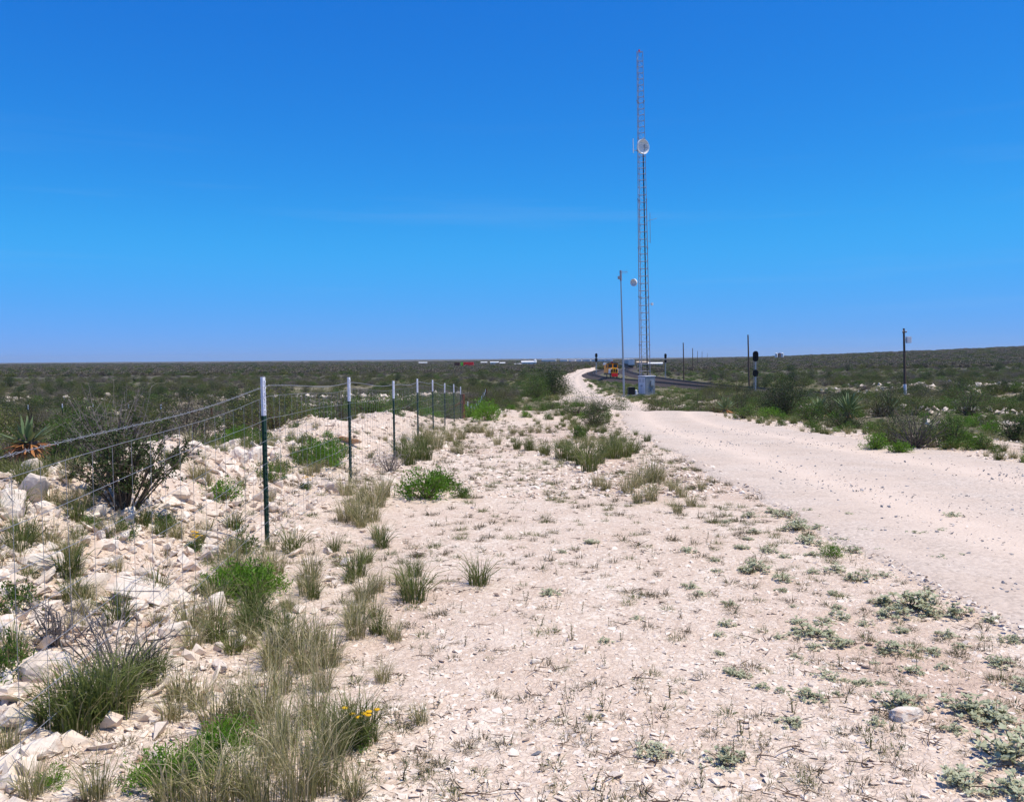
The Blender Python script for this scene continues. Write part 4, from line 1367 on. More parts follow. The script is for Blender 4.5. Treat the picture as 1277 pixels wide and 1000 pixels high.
def tuft_mesh(name, seed, n, r0, L, lean, w, mats, seedfrac=.12, stiff=.35):
    r = np.random.default_rng(seed)
    a = r.random(n) * 2 * np.pi; q = r.random(n) ** .5 * r0
    B = np.stack([np.cos(a) * q, np.sin(a) * q, np.full(n, -.02)], 1)
    a2 = a + r.normal(size=n) * .7
    out = np.stack([np.cos(a2), np.sin(a2), np.zeros(n)], 1)
    ln = L * r.uniform(.45, 1.05, n); tall = r.random(n) < seedfrac; ln = np.where(tall, ln * 1.45, ln)
    tilt = lean * r.uniform(.1, 1.2, n)
    pts = []
    for t in (0, .4, .75, 1.0):
        bend = tilt * t * (stiff + (1 - stiff) * t)
        pts.append(B + out * (ln * t * np.sin(bend))[:, None] + np.array([0, 0, 1]) * (ln * t * np.cos(bend))[:, None])
    S = unit(np.cross(out, np.array([0, 0, 1.0])) + r.normal(size=(n, 3)) * .5)
    ws = [1, .9, .6, .12]
    ww = np.where(tall, w * .6, w) * r.uniform(.7, 1.3, n)
    V = np.stack([np.stack([P - S * (ww * k / 2)[:, None], P + S * (ww * k / 2)[:, None]], 1) for P, k in zip(pts, ws)], 1).reshape(-1, 3)
    base = (np.arange(n) * 8)[:, None, None]
    F = (base + np.array([(0, 1, 3, 2), (2, 3, 5, 4), (4, 5, 7, 6)])[None]).reshape(-1, 4)
    return poly_mesh(name, V, F, mats)

GR = [tuft_mesh('dry_grass', 300 + k, 130, .07, .30, .75, .0052, [M['grass']]) for k in range(5)]
GRT = [tuft_mesh('tall_grass', 310 + k, 170, .09, .46, .6, .0050, [M['grass']], .3) for k in range(3)]
GG = [tuft_mesh('green_grass', 320 + k, 150, .08, .32, .8, .0062, [M['ggrass']], .08) for k in range(4)]
SM = [tuft_mesh('small_tuft', 330 + k, 64, .030, .085, 1.15, .0042, [M['weedy'] if k % 2 == 0 else M['ggrass'] if k % 4 == 1 else M['dry']], .1) for k in range(6)]

def forb_mesh(seed, mat, rad, hgt, n, per, L, W):
    return bush_mesh('forb', mat, M['dry'], seed, rad, hgt, n, per, L, W, low=.1, spread=.13, up=.7, twr=.0035)
FB = [forb_mesh(340 + k, M['bright'], .22, .26, 60, 22, .040, .009) for k in range(4)]
FG = [forb_mesh(350 + k, M['green'], .20, .24, 46, 20, .034, .011) for k in range(3)]

def silver_mesh(seed, n=26, per=11):
    """low woolly plant: whorls of oval pale leaves on short stems"""
    r = np.random.default_rng(seed)
    d = unit(r.normal(size=(n, 3))); d[:, 2] = np.abs(d[:, 2]) * .8
    C = d * (r.random(n) ** .5)[:, None] * np.array([.15, .15, .11]) + np.array([0, 0, .02])
    k = np.repeat(np.arange(n), per); m = n * per
    a = r.random(m) * 6.283
    out = np.stack([np.cos(a), np.sin(a), r.uniform(-.1, .7, m)], 1); out = unit(out)
    P = C[k] + out * .018
    Nn = unit(np.array([0, 0, 1.0]) - out * out[:, 2:3] + r.normal(size=(m, 3)) * .3)
    LV, LF = leaf_quads(P, out, Nn, r.uniform(.020, .036, m), r.uniform(.012, .019, m))
    A = r.normal(size=(n, 3)) * .012; A[:, 2] = -.02
    TV, TF = twig_quads(A, C, .003, .0018, r.normal(size=(n, 3)) * .01, r)
    return poly_mesh('silver_plant', np.concatenate([LV, TV]), np.concatenate([LF, TF + len(LV)]), [M['silver'], M['dry']],
                     np.concatenate([np.zeros(len(LF)), np.ones(len(TF))]))
SV = [silver_mesh(360 + k, 24 + 4 * k) for k in range(5)]

def weed_mesh(seed, leafmat):
    """upright sprig: one to three stems with a few leaves"""
    r = np.random.default_rng(seed)
    n = r.integers(1, 5)
    A = np.zeros((n, 3)); A[:, 2] = -.02
    B = np.stack([r.normal(size=n) * .03, r.normal(size=n) * .03, r.uniform(.06, .14, n)], 1)
    TV, TF = twig_quads(A, B, .0024, .0012, r.normal(size=(n, 3)) * .008, r)
    m = n * 12; k = np.repeat(np.arange(n), 12); t = r.uniform(.15, 1, m)[:, None]
    P = A[k] * (1 - t) + B[k] * t
    D = unit(r.normal(size=(m, 3)) + np.array([0, 0, .5])); Nn = unit(r.normal(size=(m, 3)))
    LV, LF = leaf_quads(P + D * .008, D, Nn, r.uniform(.010, .024, m), r.uniform(.004, .008, m))
    return poly_mesh('weed', np.concatenate([LV, TV]), np.concatenate([LF, TF + len(LV)]), [leafmat, M['dry']],
                     np.concatenate([np.zeros(len(LF)), np.ones(len(TF))]))
WD = [weed_mesh(380 + k, [M['dry'], M['ggrass'], M['dry'], M['grass']][k % 4]) for k in range(8)]

# scrub bushes of the plain
BU = [bush_mesh('mesquite', M['olive'], M['bark'], 400, 1.0, 1.25, 110, 22, .075, .030, spread=.13),
      bush_mesh('mesquite', M['olive'], M['bark'], 401, 1.15, 1.0, 110, 20, .075, .030, spread=.13),
      bush_mesh('dark_bush', M['dark'], M['bark'], 402, 1.0, 1.15, 120, 24, .070, .034, spread=.13),
      bush_mesh('dark_bush', M['dark'], M['bark'], 403, .95, 1.5, 120, 24, .070, .034, spread=.13),
      bush_mesh('grey_bush', M['grey'], M['twig'], 404, 1.0, .95, 100, 15, .065, .022, spread=.15, twr=.012),
      bush_mesh('grey_bush', M['grey'], M['twig'], 405, 1.1, 1.15, 110, 12, .060, .022, spread=.16, twr=.012),
      bush_mesh('green_bush', M['green'], M['bark'], 406, .95, .95, 110, 22, .075, .028, spread=.12),
      bush_mesh('low_bush', M['olive'], M['twig'], 407, 1.15, .65, 100, 18, .070, .026, spread=.12)]
BF = [bush_mesh('far_bush', [M['olive'], M['grey'], M['grey'], M['olive'], M['dark'], M['grey']][k], M['bark'], 420 + k, 1.05, 1.05 + .2 * (k % 2), 34, 22, .20, .13, spread=.17, twr=.02) for k in range(6)]

def yucca_proto(seed, n_live, n_dead, L, name='yucca', wid=.022):
    r = np.random.default_rng(seed)
    t = empty(name)
    def leaf(nm, az, el, ln, mat, droop):
        ks = np.array([0, .35, .7, 1.0]); w = np.array([.8, 1.0, .7, .06]) * wid
        e = el - droop * ks ** 2
        px = np.cumsum(np.concatenate([[.03], np.diff(ks) * ln * np.cos(e[1:])])); pz = np.cumsum(np.concatenate([[.22], np.diff(ks) * ln * np.sin(e[1:])]))
        V = []
        for a, b, c in zip(px, pz, w): V += [(a, -c, b), (a, c, b), (a, 0, b - c * .6)]
        F = []
        for s in range(3):
            for k in range(3): F.append((s * 3 + k, s * 3 + (k + 1) % 3, s * 3 + 3 + (k + 1) % 3, s * 3 + 3 + k))
        o = link(nm, poly_mesh(nm, np.array(V), np.array(F), [mat]), t)
        o.rotation_euler = (0, 0, az)
    for k in range(n_live):
        leaf('leaf', r.random() * 6.283, r.uniform(.25, 1.5), L * r.uniform(.7, 1.1), M['yucca'], r.uniform(0, .35))
    for k in range(n_dead):
        leaf('dead_leaf', r.random() * 6.283, r.uniform(-.9, .05), L * r.uniform(.6, .9), M['deadleaf'], r.uniform(0, .4))
    MB().lathe([(.10, -.05), (.13, .1), (.10, .26), (.02, .32)], 10).build('trunk', M['bark'], t)
    return t

def put(name, me, uv=None, xy=None, s=1.0, label='', cat='grass', group=None, rz=None, parts=None):
    x, y = xy if xy else ground_at(*uv)
    o = link(name, me, None, (x, y, Hs(x, y) - .01), rng.random() * 6.28 if rz is None else rz, s)
    tag(o, label, cat, group)
    return o
def px_scale(uv, px, unit_h):
    x, y = ground_at(*uv)
    return px * y / FPX / unit_h

# hero shrubs with stems and foliage as parts
def shrub(name, xy, seed, leaf, bark, label, cat='shrub', group=None, **kw):
    x, y = xy
    t = empty(name, (x, y, Hs(x, y)), rng.random() * 6.28)
    (LV, LF), (TV, TF) = bush_parts(seed, **kw)
    link('foliage', poly_mesh('foliage', LV, LF, [leaf]), t)
    link('stems', poly_mesh('stems', TV, TF, [bark]), t)
    tag(t, label, cat, group)
    return t
# open dark shrub standing in front of the rubble
def creosote(xy, seed, hgt, rad, nst, label):
    r = np.random.default_rng(seed)
    t = empty('creosote_shrub', (xy[0], xy[1], Hs(*xy)))
    a = r.random(nst) * 6.283; q = r.uniform(.15, 1, nst)
    B = np.stack([np.cos(a) * rad * q, np.sin(a) * rad * q, hgt * r.uniform(.6, 1.05, nst) * (1.1 - .35 * q)], 1)
    A = np.stack([np.cos(a) * .10 * q, np.sin(a) * .10 * q, np.full(nst, -.03)], 1)
    bend = np.stack([-np.cos(a), -np.sin(a), np.zeros(nst)], 1) * .06 + r.normal(size=(nst, 3)) * .03
    TV, TF = twig_quads(A, B, .009, .003, bend, r)
    # side twigs
    m = nst * 7; k = np.repeat(np.arange(nst), 7); f = r.uniform(.35, 1, m)[:, None]
    S0 = A[k] * (1 - f) + B[k] * f + bend[k] * .7 * (1 - np.abs(f - .5))
    S1 = S0 + unit(r.normal(size=(m, 3)) + unit(B[k] - A[k]) * 1.0) * r.uniform(.06, .20, m)[:, None]
    UV, UF = twig_quads(S0, S1, .003, .0015, r.normal(size=(m, 3)) * .01, r)
    link('stems', poly_mesh('stems', np.concatenate([TV, UV]), np.concatenate([TF, UF + len(TV)]), [M['bark']]), t)
    n = m * 18; j = np.repeat(np.arange(m), 18); f = r.uniform(.1, 1.1, n)[:, None]
    P = S0[j] * (1 - f) + S1[j] * f + r.normal(size=(n, 3)) * .012
    D = unit(r.normal(size=(n, 3)) + np.array([0, 0, .5])); Nn = unit(r.normal(size=(n, 3)))
    LV, LF = leaf_quads(P, D, Nn, r.uniform(.018, .036, n), r.uniform(.010, .018, n))
    link('foliage', poly_mesh('foliage', LV, LF, [M['dark']]), t)
    tag(t, label, 'shrub')
    return t
creosote((-3.35, 7.55), 501, .78, .72, 52, 'open dark leaved shrub standing behind the fence wires')
def dead_shrub(xy, seed, hgt, rad, nst, label, mat='deadwood'):
    r = np.random.default_rng(seed)
    t = empty('dead_shrub', (xy[0], xy[1], Hs(*xy)))
    a = r.random(nst) * 6.283; q = r.uniform(.3, 1, nst)
    B = np.stack([np.cos(a) * rad * q, np.sin(a) * rad * q, hgt * r.uniform(.4, 1.05, nst)], 1)
    A = np.zeros((nst, 3)); A[:, 2] = -.03
    TV, TF = twig_quads(A, B, .007, .0025, r.normal(size=(nst, 3)) * .05, r)
    link('stem', poly_mesh('stem', TV, TF, [M[mat]]), t)
    m = nst * 6; k = np.repeat(np.arange(nst), 6); f = r.uniform(.3, 1, m)[:, None]
    S0 = A[k] * (1 - f) + B[k] * f
    S1 = S0 + unit(r.normal(size=(m, 3)) + unit(B[k]) * .6) * r.uniform(.05, .22, m)[:, None] * hgt / .5
    UV, UF = twig_quads(S0, S1, .0028, .0014, r.normal(size=(m, 3)) * .025, r)
    link('twigs', poly_mesh('twigs', UV, UF, [M[mat]]), t)
    tag(t, label, 'shrub')
    return t
x, y = ground_at(150, 850)
dead_shrub((x, y), 511, .42, .34, 22, 'dead grey twiggy shrub behind the dense green grass clump')
dead_shrub((-4.9, 12.6), 512, .6, .5, 20, 'leafless grey shrub behind the rubble, left of the tallest post')
dead_shrub((-5.6, 12.4), 513, 1.2, .7, 34, 'tall bare twiggy bush behind the rubble, beyond the pale lump')
dead_shrub(ground_at(70, 806), 514, .26, .2, 16, 'small dry brown twiggy plant at the rubble foot')
dead_shrub(ground_at(485, 588), 515, .35, .4, 26, 'grey wiry shrub by the second tallest post')

# yuccas
yu = yucca_proto(601, 40, 64, .31)
yu.location = (-5.3, 9.6, Hs(-5.3, 9.6) + .42)
tag(yu, 'spiky green yucca with a rust brown skirt on the rubble bank', 'yucca', 'yuccas')
yus = yucca_proto(602, 60, 14, .62, wid=.026)
yl = [((-8.9, 34.0), 1.15, 'pale yucca rising from green brush beyond the rubble'), ((12.6, 33), 1.3, 'broad spiky yucca right of the round dark bush'),
      ((13.3, 38), 1.15, 'spiky yucca just behind the broad yucca'), ((14.8, 34.5), 1.2, 'spiky yucca past the broad one towards the leaning pole'),
      ((9.7, 40), 1.1, 'spiky yucca below the two headed signal'), ((-9.8, 17.5), .8, 'small green yucca in the scrub under the white tipped far fence')]
for i, (xy, s, lab) in enumerate(yl):
    o = yus if i == 0 else copy_tree(yus)
    o.location = (xy[0], xy[1], Hs(*xy)); o.rotation_euler = (0, 0, i * 1.3); o.scale = (s, s, s)
    tag(o, lab, 'yucca', 'yuccas')

# named grass clumps and forbs of the foreground
def grass(uv, px, kind, label):
    me = {'T': GRT, 'D': GR, 'G': GG}[kind][rng.integers(3)]
    s = px_scale(uv, px, {'T': .46, 'D': .28, 'G': .30}[kind])
    put({'T': 'tall_grass', 'D': 'dry_grass', 'G': 'green_grass'}[kind], me, uv, None, s, label, 'grass', 'grass clumps')
for uv, px in (((345, 965), 105), ((372, 1005), 125), ((405, 990), 110), ((325, 1010), 100), ((390, 905), 80), ((355, 930), 88), ((415, 945), 80), ((350, 868), 66), ((402, 862), 64)):
    grass(uv, px, 'T', 'tall pale grass in the big clump beside the bright green forb')
for uv, px in (((95, 915), 95), ((70, 910), 80), ((120, 905), 100), ((150, 880), 80), ((178, 858), 70), ((100, 895), 90), ((140, 900), 90), ((190, 850), 60)):
    grass(uv, px, 'G', 'dense green grass in the clump at the fence wires')
for uv, px in (((345, 822), 60), ((368, 815), 66), ((395, 812), 60), ((410, 830), 60), ((340, 835), 55), ((380, 840), 65), ((225, 872), 55), ((250, 885), 60), ((215, 900), 50), ((270, 910), 70), ((305, 905), 75), ((330, 900), 80)):
    grass(uv, px, 'D', 'straw and green grass uphill of the tall pale clump')
for uv, px in (((455, 752), 46), ((445, 768), 40), ((470, 740), 36), ((510, 742), 38), ((500, 730), 30), ((492, 800), 36), ((478, 850), 36), ((525, 905), 36), ((440, 780), 40), ((468, 770), 36)):
    grass(uv, px, 'D', 'spiky olive tuft where the grass thins onto bare gravel')
for uv, px in (((260, 1010), 95), ((215, 1010), 90), ((120, 1000), 66), ((40, 1000), 60), ((10, 940), 50), ((300, 1000), 90), ((440, 1000), 60)):
    grass(uv, px, 'D', 'ragged straw grass below the bright green forb')
for uv, px in (((440, 930), 80), ((420, 940), 80), ((455, 925), 66)):
    grass(uv, px, 'G', 'green grass around the small yellow flowers')
for uv, px in (((440, 640), 40), ((455, 628), 40), ((470, 632), 42), ((450, 655), 40), ((430, 650), 35), ((465, 650), 38), ((478, 620), 36), ((432, 618), 35)):
    grass(uv, px, 'D', 'hazy grass clump at the second tallest post')
for uv, px in (((510, 580), 34), ((518, 572), 36), ((530, 574), 34), ((500, 570), 32), ((525, 560), 30), ((545, 560), 28), ((560, 550), 22), ((575, 548), 22), ((590, 540), 18), ((535, 548), 24)):
    grass(uv, px, 'D' if px < 30 else 'G', 'grass mass between the third and fourth tallest posts')
for uv, px in (((728, 580), 40), ((735, 588), 38), ((715, 575), 34), ((745, 578), 34), ((700, 572), 28), ((680, 568), 24), ((660, 562), 22), ((765, 572), 34), ((780, 570), 30), ((790, 565), 26), ((755, 570), 34), ((645, 560), 18), ((770, 562), 28)):
    grass(uv, px, 'G', 'green grass in the band reaching towards the road edge')
for uv, px in (((800, 605), 34), ((812, 602), 36), ((822, 600), 32), ((790, 610), 30), ((812, 625), 34), ((782, 615), 28), ((850, 620), 26), ((862, 632), 24), ((845, 640), 22), ((840, 612), 24), ((795, 628), 26), ((875, 612), 18), ((755, 612), 24), ((745, 607), 24)):
    grass(uv, px, 'D', 'olive straw grass clump by the road below the green band')
for uv, px in (((650, 543), 12), ((662, 540), 14), ((672, 540), 14), ((684, 537), 12), ((640, 541), 12), ((610, 545), 20), ((600, 540), 18), ((620, 555), 18)):
    grass(uv, px, 'D', 'pale straw grass on the low stony rise before the mound')
# bright forbs
for uv, px, k, lab in (((300, 745), 48, 'B', 'bright green bushy forb just below the tallest post'), ((275, 742), 34, 'B', 'smaller bright forb joined to the one below the tallest post'),
                       ((330, 738), 34, 'B', 'bright forb at the foot of the tallest post'),
                       ((395, 582), 34, 'B', 'bright green forb under the orange brown boulder'), ((412, 575), 30, 'B', 'bright green forb beside the orange brown boulder'), ((378, 580), 26, 'G', 'green forb left of the orange boulder on the rubble'),
                       ((532, 622), 42, 'B', 'rounded bright green forb standing at the gravel edge'), ((550, 612), 30, 'G', 'dull green forb behind the rounded bright one'),
                       ((225, 985), 60, 'B', 'large bright green forb among straw grass below the dead shrub'), ((265, 960), 55, 'B', 'bright forb touching the tall pale grass clump'), ((195, 980), 45, 'B', 'bright forb beside the straw grass near the wires'),
                       ((285, 935), 45, 'B', 'bright forb between the pale stone and tall grass'),
                       ((1035, 694), 18, 'B', 'single bright green forb on the road margin'), ((65, 985), 28, 'B', 'lime leaved seedling on the bare soil at the wires'),
                       ((205, 662), 26, 'G', 'green forb at the foot of the open dark shrub'), ((150, 672), 28, 'G', 'dark green forb below the open dark shrub'), ((280, 625), 30, 'B', 'light green forb on the rubble slope left of the tallest post'),
                       ((335, 600), 26, 'G', 'green forb on the crest behind the tallest post'), ((348, 588), 22, 'G', 'little green forb right behind the tallest post'),
                       ((305, 690), 34, 'G', 'dark grassy forb just left of the tallest post'), ((20, 765), 44, 'G', 'green forb beside the cream boulder at the wires'), ((5, 850), 60, 'G', 'dense green forb left of the cream boulder'),
                       ((600, 520), 24, 'B', 'bright green patch of forbs at the brown corner post'), ((608, 524), 22, 'B', 'bright green forb on the gravel side of the corner post'), ((575, 620), 20, 'G', 'thin forb beside the rounded bright forb'),
                       ((115, 660), 20, 'G', 'tiny green forb on the rubble face below the upright slab')):
    me = (FB if k == 'B' else FG)[rng.integers(3)]
    put('forb', me, uv, None, px_scale(uv, px, .26), lab, 'plant', 'green forbs')
# yellow flowers
for (u, v, lab) in ((245, 690, 'yellow flowering plant beside the rounded grey rock'), (448, 935, 'yellow flowering plant in green grass at the gravel edge'), (383, 612, 'small yellow flowered plant on the rubble')):
    x, y = ground_at(u, v)
    t = empty('flowering_plant', (x, y, Hs(x, y))); tag(t, lab, 'plant', 'yellow flowering plants')
    link('foliage', FG[1], t, None, None, .5)
    for k in range(7):
        a = rng.random() * 6.28; q = rng.random() * .09; zz = rng.uniform(.11, .17)
        MB().lathe([(.002, zz - .004), (.015, zz + .002), (.014, zz + .005), (.004, zz + .007)], 8, Matrix.Translation((math.cos(a) * q, math.sin(a) * q, 0))).build('flower_head', M['flower'], t)
# silvery plants
SP = [(1013, 792, 48), (1045, 805, 32), (1118, 770, 42), (1136, 760, 62), (1115, 812, 38), (1190, 770, 44), (1180, 795, 26), (1247, 832, 32), (1124, 882, 56),
      (1212, 895, 66), (1245, 905, 60), (1256, 950, 95), (1205, 985, 60), (1268, 992, 66), (1030, 846, 32), (995, 662, 36), (980, 645, 28), (1010, 678, 30),
      (1075, 725, 34), (1042, 712, 26), (975, 725, 28), (942, 714, 34), (914, 842, 24), (905, 955, 54), (815, 942, 42), (686, 742, 26), (738, 678, 18), (795, 772, 16),
      (755, 804, 20), (1275, 862, 40), (1137, 842, 30), (1160, 815, 26), (1098, 755, 26), (1065, 690, 24), (1020, 660, 22), (960, 640, 20), (1090, 905, 26), (1190, 915, 30),
      (1010, 875, 36), (1008, 640, 20), (985, 905, 30), (1235, 775, 26), (1262, 800, 28), (1160, 770, 24), (1100, 690, 18), (700, 690, 14), (890, 700, 16), (940, 665, 18), (925, 685, 18)]
SP += [(830 + rng.random() * 250 + k * 2, 640 + rng.random() * 230, rng.uniform(12, 24)) for k in range(75)]
for (u, v, w) in SP:
    if u > 1275 or v > 996: u, v = min(u, 1275), min(v, 995)
    s = px_scale((u, v), w, .31) * 1.25
    wd = 'broad' if s > 1.0 else 'little' if s < .55 else 'medium'
    x, y = ground_at(u, v)
    put('silver_plant', SV[rng.integers(len(SV))], None, (x, y), s, fit(wd, 'silvery leaved low plant ' + place_words(x, y)), 'plant', 'silvery low plants')

# roadside and mid-ground shrubs placed from the photograph
def shrub_px(uv, w, h, leaf, seed, label, y=None, dense=1.0, leafL=.05, leafW=.02, name='bush', dx=0, stems='bark', spread=.13):
    if y is None: x, yy = ground_at(*uv)
    else:
        yy = y; x = far(uv[0], y)
    k = yy / FPX
    if y is not None:          # crown height from where its top stands against the horizon
        h = max(.45, EYE - (uv[1] - h - 446.7 - (638.5 - uv[0]) * .0079) * k - Hs(x, yy)) / k
    shrub(name, (x, yy), seed, M[leaf], M[stems], label, 'bush', 'roadside bushes', rad=w * k * .5, hgt=h * k, nclump=int(120 * dense), per=26,
          leafL=leafL, leafW=leafW, spread=spread, twr=.010)
shrub_px((976, 504), 66, 37, 'dark', 701, 'round dense dark green bush beside the two headed signal', y=47, dense=3.0, leafL=.06, leafW=.035, name='round_bush')
shrub_px((1140, 560), 90, 60, 'dark', 702, 'wide spreading dark shrub at the road verge', dense=1.1, leafL=.035, leafW=.014, stems='twig')
shrub_px((1110, 556), 50, 34, 'olive', 703, 'loose olive shrub leaning out of the wide dark shrub', leafL=.035, leafW=.014)
shrub_px((1188, 556), 46, 34, 'green', 704, 'bright green shrub right of the wide dark shrub', leafL=.04, leafW=.016)
shrub_px((1092, 562), 34, 24, 'bright', 705, 'low bright green plant before the wide dark shrub', dense=.6, leafL=.04, leafW=.012)
shrub_px((1122, 566), 28, 18, 'bright', 706, 'second low bright plant at the foot of the wide dark shrub', dense=.5, leafL=.04, leafW=.012)
shrub_px((1208, 518), 60, 40, 'green', 707, 'yellow green bush behind the wide dark shrub', leafL=.05, leafW=.02)
shrub_px((1265, 550), 40, 34, 'dark', 708, 'dark bush with pale stems farthest along the verge', leafL=.035, leafW=.014)
shrub_px((1225, 560), 30, 18, 'green', 709, 'short green bush between bright shrub and pale stemmed bush', dense=.6, leafL=.035, leafW=.012)
shrub_px((930, 522), 40, 18, 'green', 710, 'low green bush under the round dark bush', dense=.7)
shrub_px((960, 522), 30, 14, 'bright', 711, 'low bright bush in front of the round dark bush', dense=.6)
shrub_px((895, 510), 60, 30, 'olive', 712, 'olive bush at the far end of the visible road', y=42)
shrub_px((845, 508), 50, 24, 'green', 713, 'green bush by the far end of the visible road', y=44)
shrub_px((815, 506), 36, 18, 'olive', 714, 'low olive bush below the equipment shelter', y=46)
shrub_px((870, 500), 56, 24, 'dark', 715, 'dark bush behind the olive bush at the road end', y=50)
shrub_px((920, 506), 50, 36, 'olive', 716, 'olive bush left of the round dark bush', y=46)
shrub_px((1055, 530), 60, 26, 'dark', 717, 'dark low bush under the spiky yuccas', y=27)
shrub_px((1010, 520), 44, 24, 'green', 718, 'green bush right of the round dark bush', y=31)
shrub_px((1040, 508), 60, 26, 'dark', 719, 'dark bush behind the spiky yuccas', y=38)
shrub_px((1100, 512), 60, 34, 'olive', 720, 'olive bush below the leaning pole', y=34)
# on the mound
shrub_px((740, 533), 46, 26, 'dark', 730, 'dark green bush on the near side of the mound by the road', dense=1.1, leafL=.04, leafW=.018)
shrub_px((718, 518), 50, 20, 'green', 731, 'green bush on the crest of the mound', leafL=.04, leafW=.016)
shrub_px((742, 517), 34, 18, 'dark', 732, 'dark bush on the road side of the mound crest', leafL=.04, leafW=.016)
shrub_px((722, 548), 26, 16, 'green', 733, 'green bush at the foot of the mound', dense=.7, leafL=.04, leafW=.016)
shrub_px((690, 510), 30, 12, 'green', 734, 'low green bush behind the mound crest', dense=.6, leafL=.04, leafW=.016)
for i_, (u_, y_, w_, h_, lf_) in enumerate(((700, 46, 50, 38, 'olive'), (730, 48, 56, 40, 'green'), (756, 46.5, 40, 34, 'olive'), (735, 52, 50, 36, 'dark'), (672, 49, 46, 34, 'green'), (825, 47, 50, 36, 'olive'), (774, 48, 30, 36, 'green'))):
    shrub_px((u_, 500), w_, 5 + (h_ - 30) * .6, lf_, 790 + i_, ['first', 'second', 'third', 'fourth', 'fifth', 'sixth', 'seventh'][i_] + ' bush counted along the dip between mound and shelter', y=y_, leafL=.06, leafW=.026, dense=1.1)
# bushes past the dip, left of the far road
shrub_px((688, 488), 54, 33, 'dark', 740, 'tall dark bush left of the far stretch of road', y=106, dense=3.0, leafL=.13, leafW=.08)
shrub_px((668, 490), 42, 26, 'green', 741, 'lower green bush before the tall dark bush', y=100, dense=2.0, leafL=.09, leafW=.05)
shrub_px((628, 496), 36, 14, 'olive', 742, 'low olive bush between the fence end and far road', y=94, dense=1., leafL=.08, leafW=.04)
shrub_px((703, 490), 22, 16, 'olive', 743, 'bush at the very edge of the far road', y=110, dense=.8, leafL=.09, leafW=.05)
# brush behind the rubble bank
for i, (u, v, w, h, lf, y, lab) in enumerate([
        (165, 520, 60, 46, 'olive', 30, 'tall yellowish bush standing above the scrub behind the fence'), (340, 545, 120, 60, 'olive', 20, 'wide olive bush behind the pale rocky lump'),
        (380, 530, 70, 40, 'green', 24, 'green bush behind the tallest posts'), (460, 530, 80, 36, 'green', 27, 'bright brush behind the second tallest post'),
        (505, 520, 60, 34, 'green', 32, 'green brush behind the third tallest post'), (300, 530, 70, 50, 'dark', 22, 'dark twiggy bush behind the crest blocks'),
        (240, 540, 80, 50, 'grey', 18, 'grey brown brush behind the open dark shrub'), (110, 545, 60, 40, 'green', 19, 'green bush behind the open dark shrub'),
        (15, 560, 60, 40, 'olive', 13, 'olive bush beside the rust skirted yucca'), (75, 545, 50, 34, 'green', 16, 'green bush behind the rust skirted yucca'),
        (555, 510, 40, 22, 'green', 40, 'green brush behind the shorter fence posts'), (425, 520, 60, 34, 'dark', 30, 'dark brush behind the orange brown boulder'),
        (200, 535, 50, 40, 'olive', 24, 'olive bush beside the grey brown brush'), (40, 520, 60, 30, 'olive', 34, 'olive bush below the white tipped far fence')]):
    shrub_px((u, v), w, h, lf, 760 + i, lab, y=y, leafL=.05, leafW=.02, dense=1.2)

# ------------------------------------------------------------------ scattered vegetation: largest 280 of a kind as things, the rest as one
def scatter(name, meshes, x, y, s, wsel, labelf, cat, group, stufflabel, nobj=280, sx=None):
    z = H(x, y) - .015
    vis = (np.abs(x) < .585 * y + .3) & (y > 3.2)
    score = np.where(vis, s / y, 0)
    order = np.argsort(-score)
    big = [i for i in order[:nobj] if score[i] > 0]
    for i in big:
        o = link(name, meshes[wsel[i]], None, (x[i], y[i], z[i]), rng.random() * 6.28, (s[i], s[i], s[i] * (1 if sx is None else sx[i])))
        tag(o, labelf(x[i], y[i], s[i]), cat, group)
    rest = np.ones(len(x), bool); rest[big] = False
    if rest.sum():
        sc = np.stack([s, s, s * (1 if sx is None else sx)], 1)[rest]
        gn_scatter(name + '_cover', np.stack([x, y, z], 1)[rest], rng.random(rest.sum()) * 6.28, sc, wsel[rest], meshes, stufflabel, cat)

# small dry tufts and sprigs on the gravel
x, y = view_sample(17000, 3.0, 38, .75)
rd = np.abs(x - road_x(y)) - road_w(y)
dens = .30 + .75 * smooth(.40, .62, fbm(x * .9, y * .9, 111)) + .35 * ((rd < .9) & (rd > 0)) * (y > 4)
k = (x > -3.4) & (x < 4.4) & (rd > .05) & (rng.random(len(x)) < dens * np.interp(y, [3, 7, 12], [.55, .7, 1.0]))
x, y = x[k], y[k]
s = rng.uniform(.35, 1.0, len(x)) ** 1.4 * np.interp(y, [3, 8, 25], [.95, 1.35, 2.0])
scatter('small_tuft', SM, x, y, s, rng.integers(0, len(SM), len(x)),
        lambda a, b, c: '%s dry grass tuft %s' % ('tiny' if c < .7 else 'small', place_words(a, b)), 'grass', 'small tufts on the gravel',
        'tiny dry tufts dotted over the gravel strip')
x, y = view_sample(1500, 3.0, 26, 1.3)
rd = np.abs(x - road_x(y)) - road_w(y)
k = (x > -3.2) & (x < 3.8) & (rd > .02) & (rng.random(len(x)) < .2 + .7 * smooth(.42, .6, fbm(x * .7, y * .7, 117)))
x, y = x[k], y[k]
s = rng.uniform(.35, .85, len(x))
scatter('weed', WD, x, y, s, rng.integers(0, len(WD), len(x)), lambda a, b, c: '%s weed sprig %s' % ('taller' if c > .6 else 'low', place_words(a, b)),
        'weed', 'weed sprigs on the gravel', 'small weed sprigs dotted over the gravel strip', 250)
